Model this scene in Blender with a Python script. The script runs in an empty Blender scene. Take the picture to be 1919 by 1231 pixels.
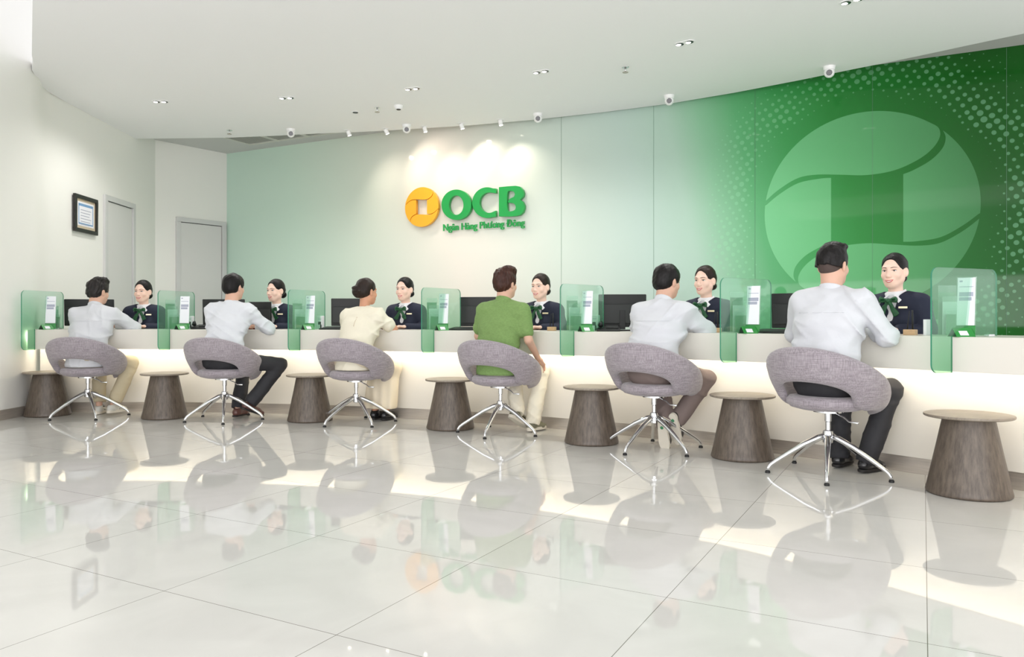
import bpy, math, random
import numpy as np
from mathutils import Vector, Matrix, Euler

# ------------------------------------------------------------------ camera, world, light
SC = bpy.context.scene
COL = SC.collection
W_, H_ = 1919, 1231
F = 1433.0            # focal length in pixels
PX, HY = 948.0, 600.0  # optical axis / horizon in the photograph
ZC = 0.97             # camera height
cam_d = bpy.data.cameras.new('camera'); cam = bpy.data.objects.new('camera', cam_d); COL.objects.link(cam)
cam.location = (0, 0, ZC); cam.rotation_euler = (math.pi / 2, 0, 0)
cam_d.sensor_width = 36; cam_d.lens = F / W_ * 36
cam_d.shift_x = (W_ / 2 - PX) / W_; cam_d.shift_y = -(H_ / 2 - HY) / W_
cam_d.clip_start = 0.05; cam_d.clip_end = 200
SC.camera = cam
SC.view_settings.view_transform = 'Standard'; SC.view_settings.look = 'None'
SC.view_settings.gamma = 1; SC.view_settings.use_curve_mapping = False
SC.view_settings.exposure = 0.34
SC.cycles.max_bounces = 10; SC.cycles.diffuse_bounces = 5; SC.cycles.transparent_max_bounces = 16
SC.cycles.sample_clamp_indirect = 6
wd = bpy.data.worlds.new('world'); SC.world = wd; wd.use_nodes = True
wd.node_tree.nodes['Background'].inputs[0].default_value = (0.99, 0.99, 1.01, 1)
wd.node_tree.nodes['Background'].inputs[1].default_value = 1.18

def area_light(name, loc, target, sx, sy, power, color=(1, 1, 1)):
    d = bpy.data.lights.new(name, 'AREA'); d.shape = 'RECTANGLE'; d.size = sx; d.size_y = sy
    d.energy = power; d.color = color
    o = bpy.data.objects.new(name, d); COL.objects.link(o); o.location = loc
    o.rotation_euler = (Vector(target) - Vector(loc)).to_track_quat('-Z', 'Y').to_euler()
    o.visible_glossy = True
    return o
# added fill lamp behind the camera, aimed up to brighten the ceiling
area_light('rear_fill', (-0.5, -3.5, 1.0), (0, 2.5, 4.6), 14, 2.4, 400, (1.0, 0.985, 1.0))
area_light('overhead_fill', (0.5, 0.4, 3.5), (0.9, 1.6, 0), 5, 1.5, 15, (1.0, 0.99, 0.97))  # added soft fill from overhead, no fitting belongs to it

def spot(name, loc, target, power, angle, blend=0.6, color=(1, 1, 1), r=0.03):
    d = bpy.data.lights.new(name, 'SPOT'); d.energy = power; d.spot_size = math.radians(angle)
    d.spot_blend = blend; d.color = color; d.shadow_soft_size = r
    o = bpy.data.objects.new(name, d); COL.objects.link(o); o.location = loc
    o.rotation_euler = (Vector(target) - Vector(loc)).to_track_quat('-Z', 'Y').to_euler()
    return o

# ------------------------------------------------------------------ measuring helpers
def ray(px): return (px - PX) / F
def at_z(px, py, z):                 # point on a horizontal plane of height z seen at a pixel
    d = F * (ZC - z) / (py - HY); return Vector((ray(px) * d, d, z))
HC = 2.71                            # upper ceiling above the eye
ZTOP = ZC + HC
ZSOF = ZC + 2.57                     # underside of the white soffit
WA = Vector((ray(425) * F * HC / 312, F * HC / 312))
WB = Vector((ray(1887) * F * HC / 512, F * HC / 512))
WU = (WB - WA).normalized(); WLEN = (WB - WA).length
WN = Vector((WU.y, -WU.x))           # towards the hall
def wall_u(px):                      # distance along the feature wall at a pixel column
    r = ray(px)
    return (r * WA.y - WA.x) / (WU.x - r * WU.y)
def wall_uz(px, py):
    u = wall_u(px); y = WA.y + WU.y * u
    return u, ZC + (HY - py) * y / F
# counter arc (centre and radius of the plinth line)
CX, CY, CR = -3.977, -0.132, 8.247
def arc(a, rho, z=0.0): return Vector((CX + math.sin(a) * rho, CY + math.cos(a) * rho, z))
def arc_at(px, rho):
    lo, hi = -0.15, 1.35
    for _ in range(50):
        m = (lo + hi) / 2; p = arc(m, rho)
        if p.x / p.y < ray(px): lo = m
        else: hi = m
    return (lo + hi) / 2
ZT = 0.875                           # counter top height

# ------------------------------------------------------------------ mesh helpers
class MB:
    def __init__(s): s.v = []; s.f = []; s.m = []
    def add(s, vs, fs, mi=0):
        n = len(s.v); s.v += [tuple(v) for v in vs]; s.f += [[i + n for i in f] for f in fs]; s.m += [mi] * len(fs); return s
    def box(s, c, size, rz=0, mi=0, M=None):
        x, y, z = [q / 2 for q in size]
        vs = [Vector((i * x, j * y, k * z)) for i in (-1, 1) for j in (-1, 1) for k in (-1, 1)]
        R = Matrix.Rotation(rz, 3, 'Z') if M is None else M
        vs = [R @ v + Vector(c) for v in vs]
        return s.add(vs, [[0, 1, 3, 2], [4, 6, 7, 5], [0, 4, 5, 1], [2, 3, 7, 6], [0, 2, 6, 4], [1, 5, 7, 3]], mi)
    def lathe(s, prof, n=48, c=(0, 0, 0), mi=0, cap=True):
        vs = []; fs = []
        for r, z in prof:
            for i in range(n):
                a = 2 * math.pi * i / n; vs.append((c[0] + r * math.cos(a), c[1] + r * math.sin(a), c[2] + z))
        for j in range(len(prof) - 1):
            for i in range(n):
                k = (i + 1) % n; fs.append([j * n + i, j * n + k, (j + 1) * n + k, (j + 1) * n + i])
        if cap:
            fs.append(list(range(n))[::-1]); fs.append([(len(prof) - 1) * n + i for i in range(n)])
        return s.add(vs, fs, mi)
    def tube(s, pts, rad, n=10, mi=0, flat=None):
        pts = [Vector(p) for p in pts]; rad = rad if isinstance(rad, (list, tuple)) else [rad] * len(pts)
        vs = []; fs = []; up = Vector((0, 0, 1)); prev = None
        for i, p in enumerate(pts):
            t = (pts[min(i + 1, len(pts) - 1)] - pts[max(i - 1, 0)]).normalized()
            if prev is None:
                a = t.cross(up)
                if a.length < 1e-3: a = t.cross(Vector((1, 0, 0)))
            else: a = prev - t * prev.dot(t)
            a.normalize(); prev = a; b = t.cross(a)
            for k in range(n):
                q = 2 * math.pi * k / n; fb = flat or 1
                vs.append(p + a * (math.cos(q) * rad[i]) + b * (math.sin(q) * rad[i] * fb))
        for j in range(len(pts) - 1):
            for i in range(n):
                k = (i + 1) % n; fs.append([j * n + i, j * n + k, (j + 1) * n + k, (j + 1) * n + i])
        fs.append(list(range(n))[::-1]); fs.append([(len(pts) - 1) * n + i for i in range(n)])
        return s.add(vs, fs, mi)
    def prism(s, poly, z0, z1, mi=0):          # polygon in XY extruded in Z
        n = len(poly); vs = [(p[0], p[1], z0) for p in poly] + [(p[0], p[1], z1) for p in poly]
        fs = [list(range(n))[::-1], list(range(n, 2 * n))] + [[i, (i + 1) % n, n + (i + 1) % n, n + i] for i in range(n)]
        return s.add(vs, fs, mi)
    def slab(s, poly, O, U, V, th, mi=0, mi_side=None):   # polygon in plane (U,V) with thickness along UxV
        U = Vector(U); V = Vector(V); O = Vector(O); N = U.cross(V).normalized(); n = len(poly)
        a = [O + U * p[0] + V * p[1] for p in poly]; b = [q + N * th for q in a]
        s.add(a + b, [list(range(n))[::-1], list(range(n, 2 * n))], mi)
        return s.add(a + b, [[i, (i + 1) % n, n + (i + 1) % n, n + i] for i in range(n)], mi if mi_side is None else mi_side)
    def ellipsoid(s, c, r, n=16, mi=0, M=None):
        vs = []; fs = []; m = n // 2
        for j in range(m + 1):
            t = math.pi * j / m
            for i in range(n):
                a = 2 * math.pi * i / n
                v = Vector((r[0] * math.sin(t) * math.cos(a), r[1] * math.sin(t) * math.sin(a), r[2] * math.cos(t)))
                if M is not None: v = M @ v
                vs.append(v + Vector(c))
        for j in range(m):
            for i in range(n):
                k = (i + 1) % n; fs.append([j * n + i, (j + 1) * n + i, (j + 1) * n + k, j * n + k])
        return s.add(vs, fs, mi)
    def sweep(s, prof, a0, a1, n, closed=True, mi=0):   # profile (rho, z) swept along the counter arc
        vs = []; fs = []; m = len(prof)
        for i in range(n + 1):
            a = a0 + (a1 - a0) * i / n
            for r, z in prof: vs.append(arc(a, r, z))
        for i in range(n):
            for j in range(m):
                k = (j + 1) % m; fs.append([i * m + j, (i + 1) * m + j, (i + 1) * m + k, i * m + k])
        fs.append(list(range(m))); fs.append([n * m + j for j in range(m)][::-1])
        return s.add(vs, fs, mi)
    def build(s, name, mats, parent=None, smooth=False, bevel=0, sub=0, angle=None):
        me = bpy.data.meshes.new(name); me.from_pydata(s.v, [], s.f)
        mats = mats if isinstance(mats, (list, tuple)) else [mats]
        for m in mats: me.materials.append(m)
        me.polygons.foreach_set('material_index', s.m)
        import bmesh
        bm = bmesh.new(); bm.from_mesh(me); bmesh.ops.remove_doubles(bm, verts=bm.verts, dist=1e-6)
        bmesh.ops.recalc_face_normals(bm, faces=bm.faces); bm.to_mesh(me); bm.free()
        if smooth: me.shade_smooth()
        if smooth and angle: me.set_sharp_from_angle(angle=math.radians(angle))
        o = bpy.data.objects.new(name, me); COL.objects.link(o)
        if parent: o.parent = parent
        if bevel:
            md = o.modifiers.new('bevel', 'BEVEL'); md.width = bevel; md.segments = 3; md.limit_method = 'ANGLE'
        if sub:
            md = o.modifiers.new('sub', 'SUBSURF'); md.levels = sub; md.render_levels = sub
        return o

def tag(o, label=None, cat=None, group=None, kind=None):
    if label: o['label'] = label
    if cat: o['category'] = cat
    if group: o['group'] = group
    if kind: o['kind'] = kind
    return o
def thing(name, label, cat, loc=(0, 0, 0), rz=0, group=None):
    o = bpy.data.objects.new(name, None); COL.objects.link(o); o.location = loc; o.rotation_euler = (0, 0, rz)
    o.empty_display_size = 0.1
    return tag(o, label, cat, group)
def dup(root, loc=None, rz=None, label=None):
    def cp(o, par):
        c = o.copy(); COL.objects.link(c)
        if par: c.parent = par
        for ch in o.children: cp(ch, c)
        return c
    r = cp(root, None)
    if loc is not None: r.location = loc
    if rz is not None: r.rotation_euler = (0, 0, rz)
    if label: r['label'] = label
    return r

# ------------------------------------------------------------------ signed distance modelling (organic shapes)
class Field:
    def __init__(s, lo, hi, h=0.006):
        s.lo = np.array(lo, float); s.h = h
        s.n = np.ceil((np.array(hi, float) - s.lo) / h).astype(int) + 1
        s.ax = [s.lo[i] + h * np.arange(s.n[i]) for i in range(3)]
        s.a = np.full(s.n, 0.08, np.float32)
    def _sl(s, lo, hi):
        i0 = np.clip(np.floor((np.array(lo) - s.lo) / s.h).astype(int), 0, s.n)
        i1 = np.clip(np.ceil((np.array(hi) - s.lo) / s.h).astype(int) + 1, 0, s.n)
        return tuple(slice(a, b) for a, b in zip(i0, i1))
    def _grid(s, sl):
        return (s.ax[0][sl[0]][:, None, None].astype(np.float32), s.ax[1][sl[1]][None, :, None].astype(np.float32), s.ax[2][sl[2]][None, None, :].astype(np.float32))
    def _op(s, sl, d, k, mode):
        A = s.a[sl]
        if mode == 'u':
            h = np.maximum(k - np.abs(A - d), 0) / k if k > 0 else 0
            s.a[sl] = np.minimum(A, d) - h * h * k * 0.25
        elif mode == 's':
            d = -d; h = np.maximum(k - np.abs(A - d), 0) / k if k > 0 else 0
            s.a[sl] = np.maximum(A, d) + h * h * k * 0.25
        elif mode == 'i':
            s.a[sl] = np.maximum(A, d)
    def limb(s, a, b, ra, rb=None, k=0.02, mode='u', u=None):
        a = np.array(a, float); b = np.array(b, float); rb = ra if rb is None else rb
        mx = max(np.max(ra), np.max(rb)) + k + 0.02
        sl = s._sl(np.minimum(a, b) - mx, np.maximum(a, b) + mx)
        if any(q.stop <= q.start for q in sl): return s
        X, Y, Z = s._grid(sl); ab = b - a; L2 = float(ab @ ab) + 1e-9
        t = np.clip(((X - a[0]) * ab[0] + (Y - a[1]) * ab[1] + (Z - a[2]) * ab[2]) / L2, 0, 1)
        qx = X - a[0] - t * ab[0]; qy = Y - a[1] - t * ab[1]; qz = Z - a[2] - t * ab[2]
        if np.isscalar(ra) or np.ndim(ra) == 0:
            d = np.sqrt(qx * qx + qy * qy + qz * qz) - (ra + (rb - ra) * t)
        else:
            w = ab / math.sqrt(L2); u = np.array(u if u is not None else (1, 0, 0), float)
            u = u - w * (u @ w); u /= np.linalg.norm(u); v = np.cross(w, u)
            rx = ra[0] + (rb[0] - ra[0]) * t; ry = ra[1] + (rb[1] - ra[1]) * t
            du = qx * u[0] + qy * u[1] + qz * u[2]; dv = qx * v[0] + qy * v[1] + qz * v[2]; dw = qx * w[0] + qy * w[1] + qz * w[2]
            rm = np.minimum(rx, ry)
            d = (np.sqrt((du / rx) ** 2 + (dv / ry) ** 2 + (dw / rm) ** 2) - 1) * rm
        s._op(sl, d.astype(np.float32), k, mode); return s
    def ell(s, c, r, k=0.02, mode='u', R=None):
        c = np.array(c, float); mx = max(r) + k + 0.02
        sl = s._sl(c - mx, c + mx)
        if any(q.stop <= q.start for q in sl): return s
        X, Y, Z = s._grid(sl); x, y, z = X - c[0], Y - c[1], Z - c[2]
        if R is not None:
            R = np.array(R)
            x, y, z = (R[0][0] * x + R[1][0] * y + R[2][0] * z, R[0][1] * x + R[1][1] * y + R[2][1] * z, R[0][2] * x + R[1][2] * y + R[2][2] * z)
        q = np.sqrt((x / r[0]) ** 2 + (y / r[1]) ** 2 + (z / r[2]) ** 2)
        g = np.sqrt((x / r[0] ** 2) ** 2 + (y / r[1] ** 2) ** 2 + (z / r[2] ** 2) ** 2) + 1e-6
        d = q * (q - 1) / g
        d = np.where(q < 0.3, -min(r) * 0.7, d)
        s._op(sl, d.astype(np.float32), k, mode); return s
    def cut(s, p, n, k=0.0):                   # keep the side the normal points away from
        X, Y, Z = s._grid((slice(None),) * 3); n = np.array(n, float); n /= np.linalg.norm(n)
        d = ((X - p[0]) * n[0] + (Y - p[1]) * n[1] + (Z - p[2]) * n[2]).astype(np.float32)
        s.a = np.maximum(s.a, d); return s
    def noise(s, amp, freq, seed=0, stretch=(1, 1, 1), n=6):
        rnd = random.Random(seed); X, Y, Z = s._grid((slice(None),) * 3); acc = 0
        for _ in range(n):
            d = Vector((rnd.gauss(0, 1) * stretch[0], rnd.gauss(0, 1) * stretch[1], rnd.gauss(0, 1) * stretch[2]))
            d = d.normalized() * freq * rnd.uniform(0.6, 1.6)
            acc = acc + np.sin(X * d.x + Y * d.y + Z * d.z + rnd.uniform(0, 6.3)) 
        s.a = s.a + (amp * acc / math.sqrt(n)).astype(np.float32); return s
    def folds(s, amp, freq, seed=0, n=4, zs=.6):
        rnd = random.Random(seed); X, Y, Z = s._grid((slice(None),) * 3); acc = 0
        for _ in range(n):
            a = rnd.uniform(-.9, .9); d = Vector((math.sin(a) * rnd.choice((-1, 1)), rnd.uniform(-.3, .3), math.cos(a) * zs)).normalized() * freq * rnd.uniform(.6, 1.3)
            w = np.sin(X * rnd.uniform(5, 12) + Z * rnd.uniform(-9, 9) + Y * 4 + rnd.uniform(0, 6)) * 1.3
            ridge = (1 - np.abs(np.sin(X * d.x + Y * d.y + Z * d.z + w))) ** 3
            mask = np.clip(np.sin(X * rnd.uniform(8, 16) + Y * rnd.uniform(-8, 8) + Z * rnd.uniform(-12, 12) + rnd.uniform(0, 6)) * 1.2, 0, 1)
            acc = acc + ridge * mask
        s.a = s.a - (amp * acc).astype(np.float32); return s
    def surf_y(s, x, z):                       # frontmost surface along +y
        i = int(round((x - s.lo[0]) / s.h)); k = int(round((z - s.lo[2]) / s.h)); c = s.a[i, :, k]
        idx = np.where(c < 0)[0]
        if len(idx) == 0: return 0.05
        j = idx[-1]; c0, c1 = c[j], c[j + 1]
        return s.ax[1][j] + s.h * c0 / (c0 - c1)
    def mesh(s):
        a = s.a.copy(); a[0] = a[-1] = 0.05; a[:, 0] = a[:, -1] = 0.05; a[:, :, 0] = a[:, :, -1] = 0.05
        ins = a < 0; n = a.shape
        cnt = np.zeros([q - 1 for q in n], np.float32); acc = np.zeros([q - 1 for q in n] + [3], np.float32)
        cross = []
        for ax in range(3):
            sl0 = [slice(None)] * 3; sl1 = [slice(None)] * 3; sl0[ax] = slice(0, -1); sl1[ax] = slice(1, None)
            c = ins[tuple(sl0)] != ins[tuple(sl1)]; cross.append(c)
            I = np.argwhere(c); v0 = a[tuple(sl0)][c]; v1 = a[tuple(sl1)][c]; t = v0 / (v0 - v1)
            P = I.astype(np.float32); P[:, ax] += t
            o = [q for q in range(3) if q != ax]
            for d1 in (0, 1):
                for d2 in (0, 1):
                    J = I.copy(); J[:, o[0]] -= d1; J[:, o[1]] -= d2
                    np.add.at(cnt, (J[:, 0], J[:, 1], J[:, 2]), 1)
                    np.add.at(acc, (J[:, 0], J[:, 1], J[:, 2]), P)
        m = cnt > 0; idx = np.full(cnt.shape, -1, np.int64); idx[m] = np.arange(m.sum())
        V = acc[m] / cnt[m][:, None] * s.h + s.lo
        faces = []
        for ax in range(3):
            I = np.argwhere(cross[ax]); o = [q for q in range(3) if q != ax]
            sgn = ins[I[:, 0], I[:, 1], I[:, 2]]
            q = []
            for d1, d2 in ((0, 0), (1, 0), (1, 1), (0, 1)):
                J = I.copy(); J[:, o[0]] -= d1; J[:, o[1]] -= d2; q.append(idx[J[:, 0], J[:, 1], J[:, 2]])
            Q = np.stack(q, 1); flip = sgn if ax != 1 else ~sgn
            Q[flip] = Q[flip][:, ::-1]; faces.append(Q[:, ::-1])
        return V, np.concatenate(faces)

def sdf_obj(name, parts, mat, parent, sub=0):
    """parts: list of (V, Fc) or (V, Fc, matindex) merged into one mesh object"""
    Vs, Fs, Ms, n = [], [], [], 0
    for p in parts:
        Vs.append(p[0]); Fs.append(p[1] + n); Ms += [p[2] if len(p) > 2 else 0] * len(p[1]); n += len(p[0])
    V = np.concatenate(Vs); Fc = np.concatenate(Fs)
    me = bpy.data.meshes.new(name); me.from_pydata(V.tolist(), [], Fc.tolist())
    for m in (mat if isinstance(mat, (list, tuple)) else [mat]): me.materials.append(m)
    if max(Ms, default=0): me.polygons.foreach_set('material_index', Ms)
    me.shade_smooth()
    o = bpy.data.objects.new(name, me); COL.objects.link(o)
    if parent: o.parent = parent
    return o
def xf(VF, M):
    V, Fc = VF[:2]; A = np.array(M)
    return (V @ A[:3, :3].T + A[:3, 3], Fc) + tuple(VF[2:])

# ------------------------------------------------------------------ materials
def srgb(r, g, b):
    f = lambda c: (c / 255 / 12.92) if c / 255 <= 0.04045 else ((c / 255 + 0.055) / 1.055) ** 2.4
    return (f(r), f(g), f(b), 1)
def mat(name, col, rough=0.5, metal=0, spec=0.5, coat=0, emis=None, estr=0, bump=None, var=None, sheen=0):
    m = bpy.data.materials.new(name); m.use_nodes = True; nt = m.node_tree; b = nt.nodes['Principled BSDF']
    b.inputs['Base Color'].default_value = col; b.inputs['Roughness'].default_value = rough
    b.inputs['Metallic'].default_value = metal; b.inputs['Specular IOR Level'].default_value = spec
    b.inputs['Coat Weight'].default_value = coat; b.inputs['Sheen Weight'].default_value = sheen
    if emis: b.inputs['Emission Color'].default_value = emis; b.inputs['Emission Strength'].default_value = estr
    if var or bump:
        tc = nt.nodes.new('ShaderNodeTexCoord')
    if var:                                    # (scale, amount, stretch)
        mp = nt.nodes.new('ShaderNodeMapping'); mp.inputs['Scale'].default_value = var[2]
        nz = nt.nodes.new('ShaderNodeTexNoise'); nz.inputs['Scale'].default_value = var[0]; nz.inputs['Detail'].default_value = 5
        rp = nt.nodes.new('ShaderNodeMapRange'); rp.inputs[1].default_value = 0.3; rp.inputs[2].default_value = 0.7
        rp.inputs[3].default_value = 1 - var[1]; rp.inputs[4].default_value = 1 + var[1]
        mx = nt.nodes.new('ShaderNodeMix'); mx.data_type = 'RGBA'; mx.blend_type = 'MULTIPLY'; mx.inputs[0].default_value = 1
        mx.inputs[6].default_value = col
        nt.links.new(tc.outputs['Object'], mp.inputs[0]); nt.links.new(mp.outputs[0], nz.inputs['Vector'])
        nt.links.new(nz.outputs['Fac'], rp.inputs[0]); nt.links.new(rp.outputs[0], mx.inputs[7])
        nt.links.new(mx.outputs[2], b.inputs['Base Color'])
    if bump:                                   # (scale, strength, distance)
        n2 = nt.nodes.new('ShaderNodeTexNoise'); n2.inputs['Scale'].default_value = bump[0]; n2.inputs['Detail'].default_value = 4
        bp = nt.nodes.new('ShaderNodeBump'); bp.inputs['Strength'].default_value = bump[1]; bp.inputs['Distance'].default_value = bump[2]
        nt.links.new(tc.outputs['Object'], n2.inputs['Vector']); nt.links.new(n2.outputs['Fac'], bp.inputs['Height'])
        nt.links.new(bp.outputs[0], b.inputs['Normal'])
    return m

M = {}
M['wall'] = mat('wall_paint', srgb(244, 243, 238), 0.6, bump=(60, 0.05, 0.002))
M['ceiling'] = mat('ceiling_paint', srgb(248, 248, 249), 0.7)
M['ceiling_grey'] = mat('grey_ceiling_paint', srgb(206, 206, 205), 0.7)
M['door'] = mat('door_laminate', srgb(220, 219, 217), 0.45)
M['door_frame'] = mat('door_frame_paint', srgb(212, 212, 211), 0.4)
M['gap'] = mat('shadow_gap', srgb(60, 60, 60), 0.7)
M['counter'] = mat('counter_solid_surface', srgb(222, 218, 209), 0.28, spec=0.5)
M['counter_top'] = mat('counter_top_surface', srgb(236, 233, 224), 0.22)
M['steel'] = mat('brushed_steel', srgb(186, 178, 168), 0.35, metal=0.5, var=(6, 0.12, (1, 1, 30)))
M['led'] = mat('led_strip', (1, 1, 1, 1), emis=(1.0, 0.93, 0.80, 1), estr=9)
M['chrome'] = mat('polished_aluminium', srgb(225, 226, 228), 0.12, metal=1)
M['rubber'] = mat('black_rubber', srgb(28, 28, 28), 0.6)
M['black'] = mat('black_plastic', srgb(17, 20, 20), 0.5)
M['black2'] = mat('dark_grey_plastic', srgb(30, 34, 33), 0.5)
M['white_pl'] = mat('white_plastic', srgb(238, 240, 242), 0.35)
M['paper'] = mat('paper', srgb(240, 240, 246), 0.6)
M['ink'] = mat('grey_print', srgb(170, 172, 190), 0.6)
M['ink_blue'] = mat('blue_print', srgb(120, 160, 200), 0.6)
M['green_print'] = mat('green_print', srgb(28, 135, 50), 0.35)
M['frame_blk'] = mat('black_frame', srgb(34, 30, 28), 0.35)
M['mount'] = mat('beige_mount', srgb(205, 190, 165), 0.7)
M['logo_orange'] = mat('sign_orange', srgb(250, 178, 42), 0.3, var=(1, 0.0, (1, 1, 1)))
M['logo_green'] = mat('sign_green', srgb(26, 158, 74), 0.3)
M['lens'] = mat('camera_lens', srgb(12, 12, 14), 0.08)
M['white_dome'] = mat('white_dome', srgb(245, 245, 245), 0.3)
M['lamp_em'] = mat('lamp_glow', (1, 1, 1, 1), emis=(1, 0.97, 0.92, 1), estr=6)
M['lamp_warm'] = mat('lamp_warm_glow', (1, 1, 1, 1), emis=(1, 0.9, 0.72, 1), estr=14)
M['grille'] = mat('air_grille', srgb(170, 171, 165), 0.5)
M['grille_w'] = mat('air_grille_frame', srgb(215, 216, 208), 0.5)
M['wood_block'] = mat('pale_wood', srgb(214, 178, 140), 0.5, var=(20, 0.1, (1, 8, 8)))
M['red'] = mat('red_leather', srgb(170, 60, 45), 0.5)
M['gold'] = mat('gold_badge', srgb(230, 215, 180), 0.3, metal=0.4)
# clothes
M['sh_white'] = mat('white_cotton', srgb(208, 210, 215), 0.75, bump=(9, 0.35, 0.02), sheen=0.1)
M['sh_white2'] = mat('white_jersey', srgb(216, 219, 224), 0.8, bump=(7, 0.22, 0.02))
M['sh_cream'] = mat('cream_satin', srgb(232, 226, 206), 0.55, bump=(9, 0.4, 0.02))
M['sh_green'] = mat('green_knit', srgb(120, 150, 88), 0.85, bump=(120, 0.3, 0.003), var=(60, 0.12, (1, 1, 3)))
M['beige'] = mat('beige_trousers', srgb(190, 178, 150), 0.8, bump=(9, 0.3, 0.02))
M['cream'] = mat('cream_trousers', srgb(228, 222, 204), 0.8, bump=(9, 0.3, 0.02))
M['skirt'] = mat('cream_skirt', srgb(226, 214, 190), 0.7, bump=(9, 0.3, 0.02))
M['taupe'] = mat('taupe_trousers', srgb(118, 104, 100), 0.8, bump=(9, 0.3, 0.02))
M['dark'] = mat('black_trousers', srgb(42, 42, 46), 0.75, bump=(9, 0.3, 0.02))
M['navy'] = mat('navy_wool', srgb(26, 32, 54), 0.75, bump=(10, 0.25, 0.02))
M['blouse'] = mat('white_blouse', srgb(240, 240, 245), 0.7, bump=(14, 0.2, 0.01))
M['bow'] = mat('green_satin', srgb(22, 82, 46), 0.4, bump=(50, 0.5, 0.01), var=(40, 0.25, (1, 1, 1)))
def skin(name, col):
    m = mat(name, col, 0.48, spec=0.4); b = m.node_tree.nodes['Principled BSDF']
    b.inputs['Subsurface Weight'].default_value = 0.12; b.inputs['Subsurface Radius'].default_value = (0.02, 0.008, 0.004)
    b.inputs['Subsurface Scale'].default_value = 0.5
    return m
M['skin_f'] = skin('fair_skin', srgb(244, 208, 190))
M['skin_m'] = skin('tan_skin', srgb(214, 172, 150))
M['skin_w'] = skin('warm_skin', srgb(206, 152, 122))
M['lip'] = mat('lip_colour', srgb(206, 92, 92), 0.35)
M['teeth'] = mat('teeth', srgb(248, 246, 242), 0.25)
M['eye_w'] = mat('eye_white', srgb(226, 222, 220), 0.2)
M['iris'] = mat('dark_iris', srgb(40, 26, 22), 0.15)
M['lash'] = mat('eyelash', srgb(62, 44, 40), 0.6)
M['brow'] = mat('eyebrow_hair', srgb(96, 72, 62), 0.7)
def hairm(name, col, rough=0.42): return mat(name, col, rough, spec=0.25, bump=(140, 0.6, 0.004), var=(50, 0.35, (1, 1, 0.3)))
M['hair_blk'] = hairm('black_hair', srgb(19, 16, 16)); M['hair_brn'] = hairm('brown_hair', srgb(62, 36, 28))
M['hair_dkb'] = hairm('dark_brown_hair', srgb(40, 29, 24)); M['hair_gry'] = hairm('soft_black_hair', srgb(40, 36, 35))
M['fade'] = mat('clipped_hair', srgb(74, 60, 55), 0.7, bump=(200, 0.6, 0.003))
M['shoe_blk'] = mat('black_leather', srgb(30, 30, 32), 0.25); M['shoe_brn'] = mat('brown_leather', srgb(96, 62, 56), 0.35)
M['shoe_dk'] = mat('charcoal_suede', srgb(62, 58, 54), 0.7); M['sole_w'] = mat('pale_sole', srgb(216, 210, 196), 0.6)
M['sole_dk'] = mat('dark_sole', srgb(30, 28, 27), 0.6); M['sneak'] = mat('olive_sneaker', srgb(120, 118, 98), 0.7)
M['sneak_w'] = mat('white_sneaker', srgb(205, 204, 196), 0.6); M['stripe'] = mat('black_stripe', srgb(35, 35, 36), 0.6)
M['dot_green'] = mat('green_mark', srgb(60, 130, 90), 0.5)

def floor_material():
    m = bpy.data.materials.new('polished_porcelain_tiles'); m.use_nodes = True; nt = m.node_tree; L = nt.links
    b = nt.nodes['Principled BSDF']
    geo = nt.nodes.new('ShaderNodeNewGeometry')
    def math_(op, a, b_=None):
        n = nt.nodes.new('ShaderNodeMath'); n.operation = op
        for i, q in enumerate((a, b_)):
            if q is None: continue
            if isinstance(q, (int, float)): n.inputs[i].default_value = q
            else: L.new(q, n.inputs[i])
        return n.outputs[0]
    def dot(v):
        n = nt.nodes.new('ShaderNodeVectorMath'); n.operation = 'DOT_PRODUCT'; L.new(geo.outputs['Position'], n.inputs[0]); n.inputs[1].default_value = v
        return n.outputs['Value']
    T = 0.8
    lines = []
    ids = []
    for v, o in (((0.878, -0.479, 0), -1.588), ((0.479, 0.878, 0), 2.619)):
        q = math_('DIVIDE', math_('SUBTRACT', dot(v), o), T)
        fr = math_('FRACT', q); ids.append(math_('FLOOR', q))
        dist = math_('MINIMUM', fr, math_('SUBTRACT', 1.0, fr))
        lines.append(math_('LESS_THAN', dist, 0.0016))
    g = math_('MAXIMUM', lines[0], lines[1])
    cmb = nt.nodes.new('ShaderNodeCombineXYZ'); L.new(ids[0], cmb.inputs[0]); L.new(ids[1], cmb.inputs[1])
    wn = nt.nodes.new('ShaderNodeTexWhiteNoise'); L.new(cmb.outputs[0], wn.inputs['Vector'])
    nz = nt.nodes.new('ShaderNodeTexNoise'); nz.inputs['Scale'].default_value = 2.2; nz.inputs['Detail'].default_value = 6; nz.inputs['Distortion'].default_value = 1.2
    ad = nt.nodes.new('ShaderNodeVectorMath'); ad.operation = 'ADD'; L.new(geo.outputs['Position'], ad.inputs[0])
    sc = nt.nodes.new('ShaderNodeVectorMath'); sc.operation = 'SCALE'; sc.inputs['Scale'].default_value = 9; L.new(wn.outputs['Color'], sc.inputs[0]); L.new(sc.outputs[0], ad.inputs[1])
    L.new(ad.outputs[0], nz.inputs['Vector'])
    rp = nt.nodes.new('ShaderNodeValToRGB'); rp.color_ramp.elements[0].position = 0.3; rp.color_ramp.elements[1].position = 0.75
    rp.color_ramp.elements[0].color = srgb(205, 204, 199); rp.color_ramp.elements[1].color = srgb(214, 213, 208)
    L.new(nz.outputs['Fac'], rp.inputs[0])
    mx = nt.nodes.new('ShaderNodeMix'); mx.data_type = 'RGBA'; L.new(g, mx.inputs[0]); L.new(rp.outputs[0], mx.inputs[6]); mx.inputs[7].default_value = srgb(120, 116, 108)
    L.new(mx.outputs[2], b.inputs['Base Color'])
    b.inputs['Roughness'].default_value = 0.03; b.inputs['Specular IOR Level'].default_value = 0.4
    return m
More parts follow.
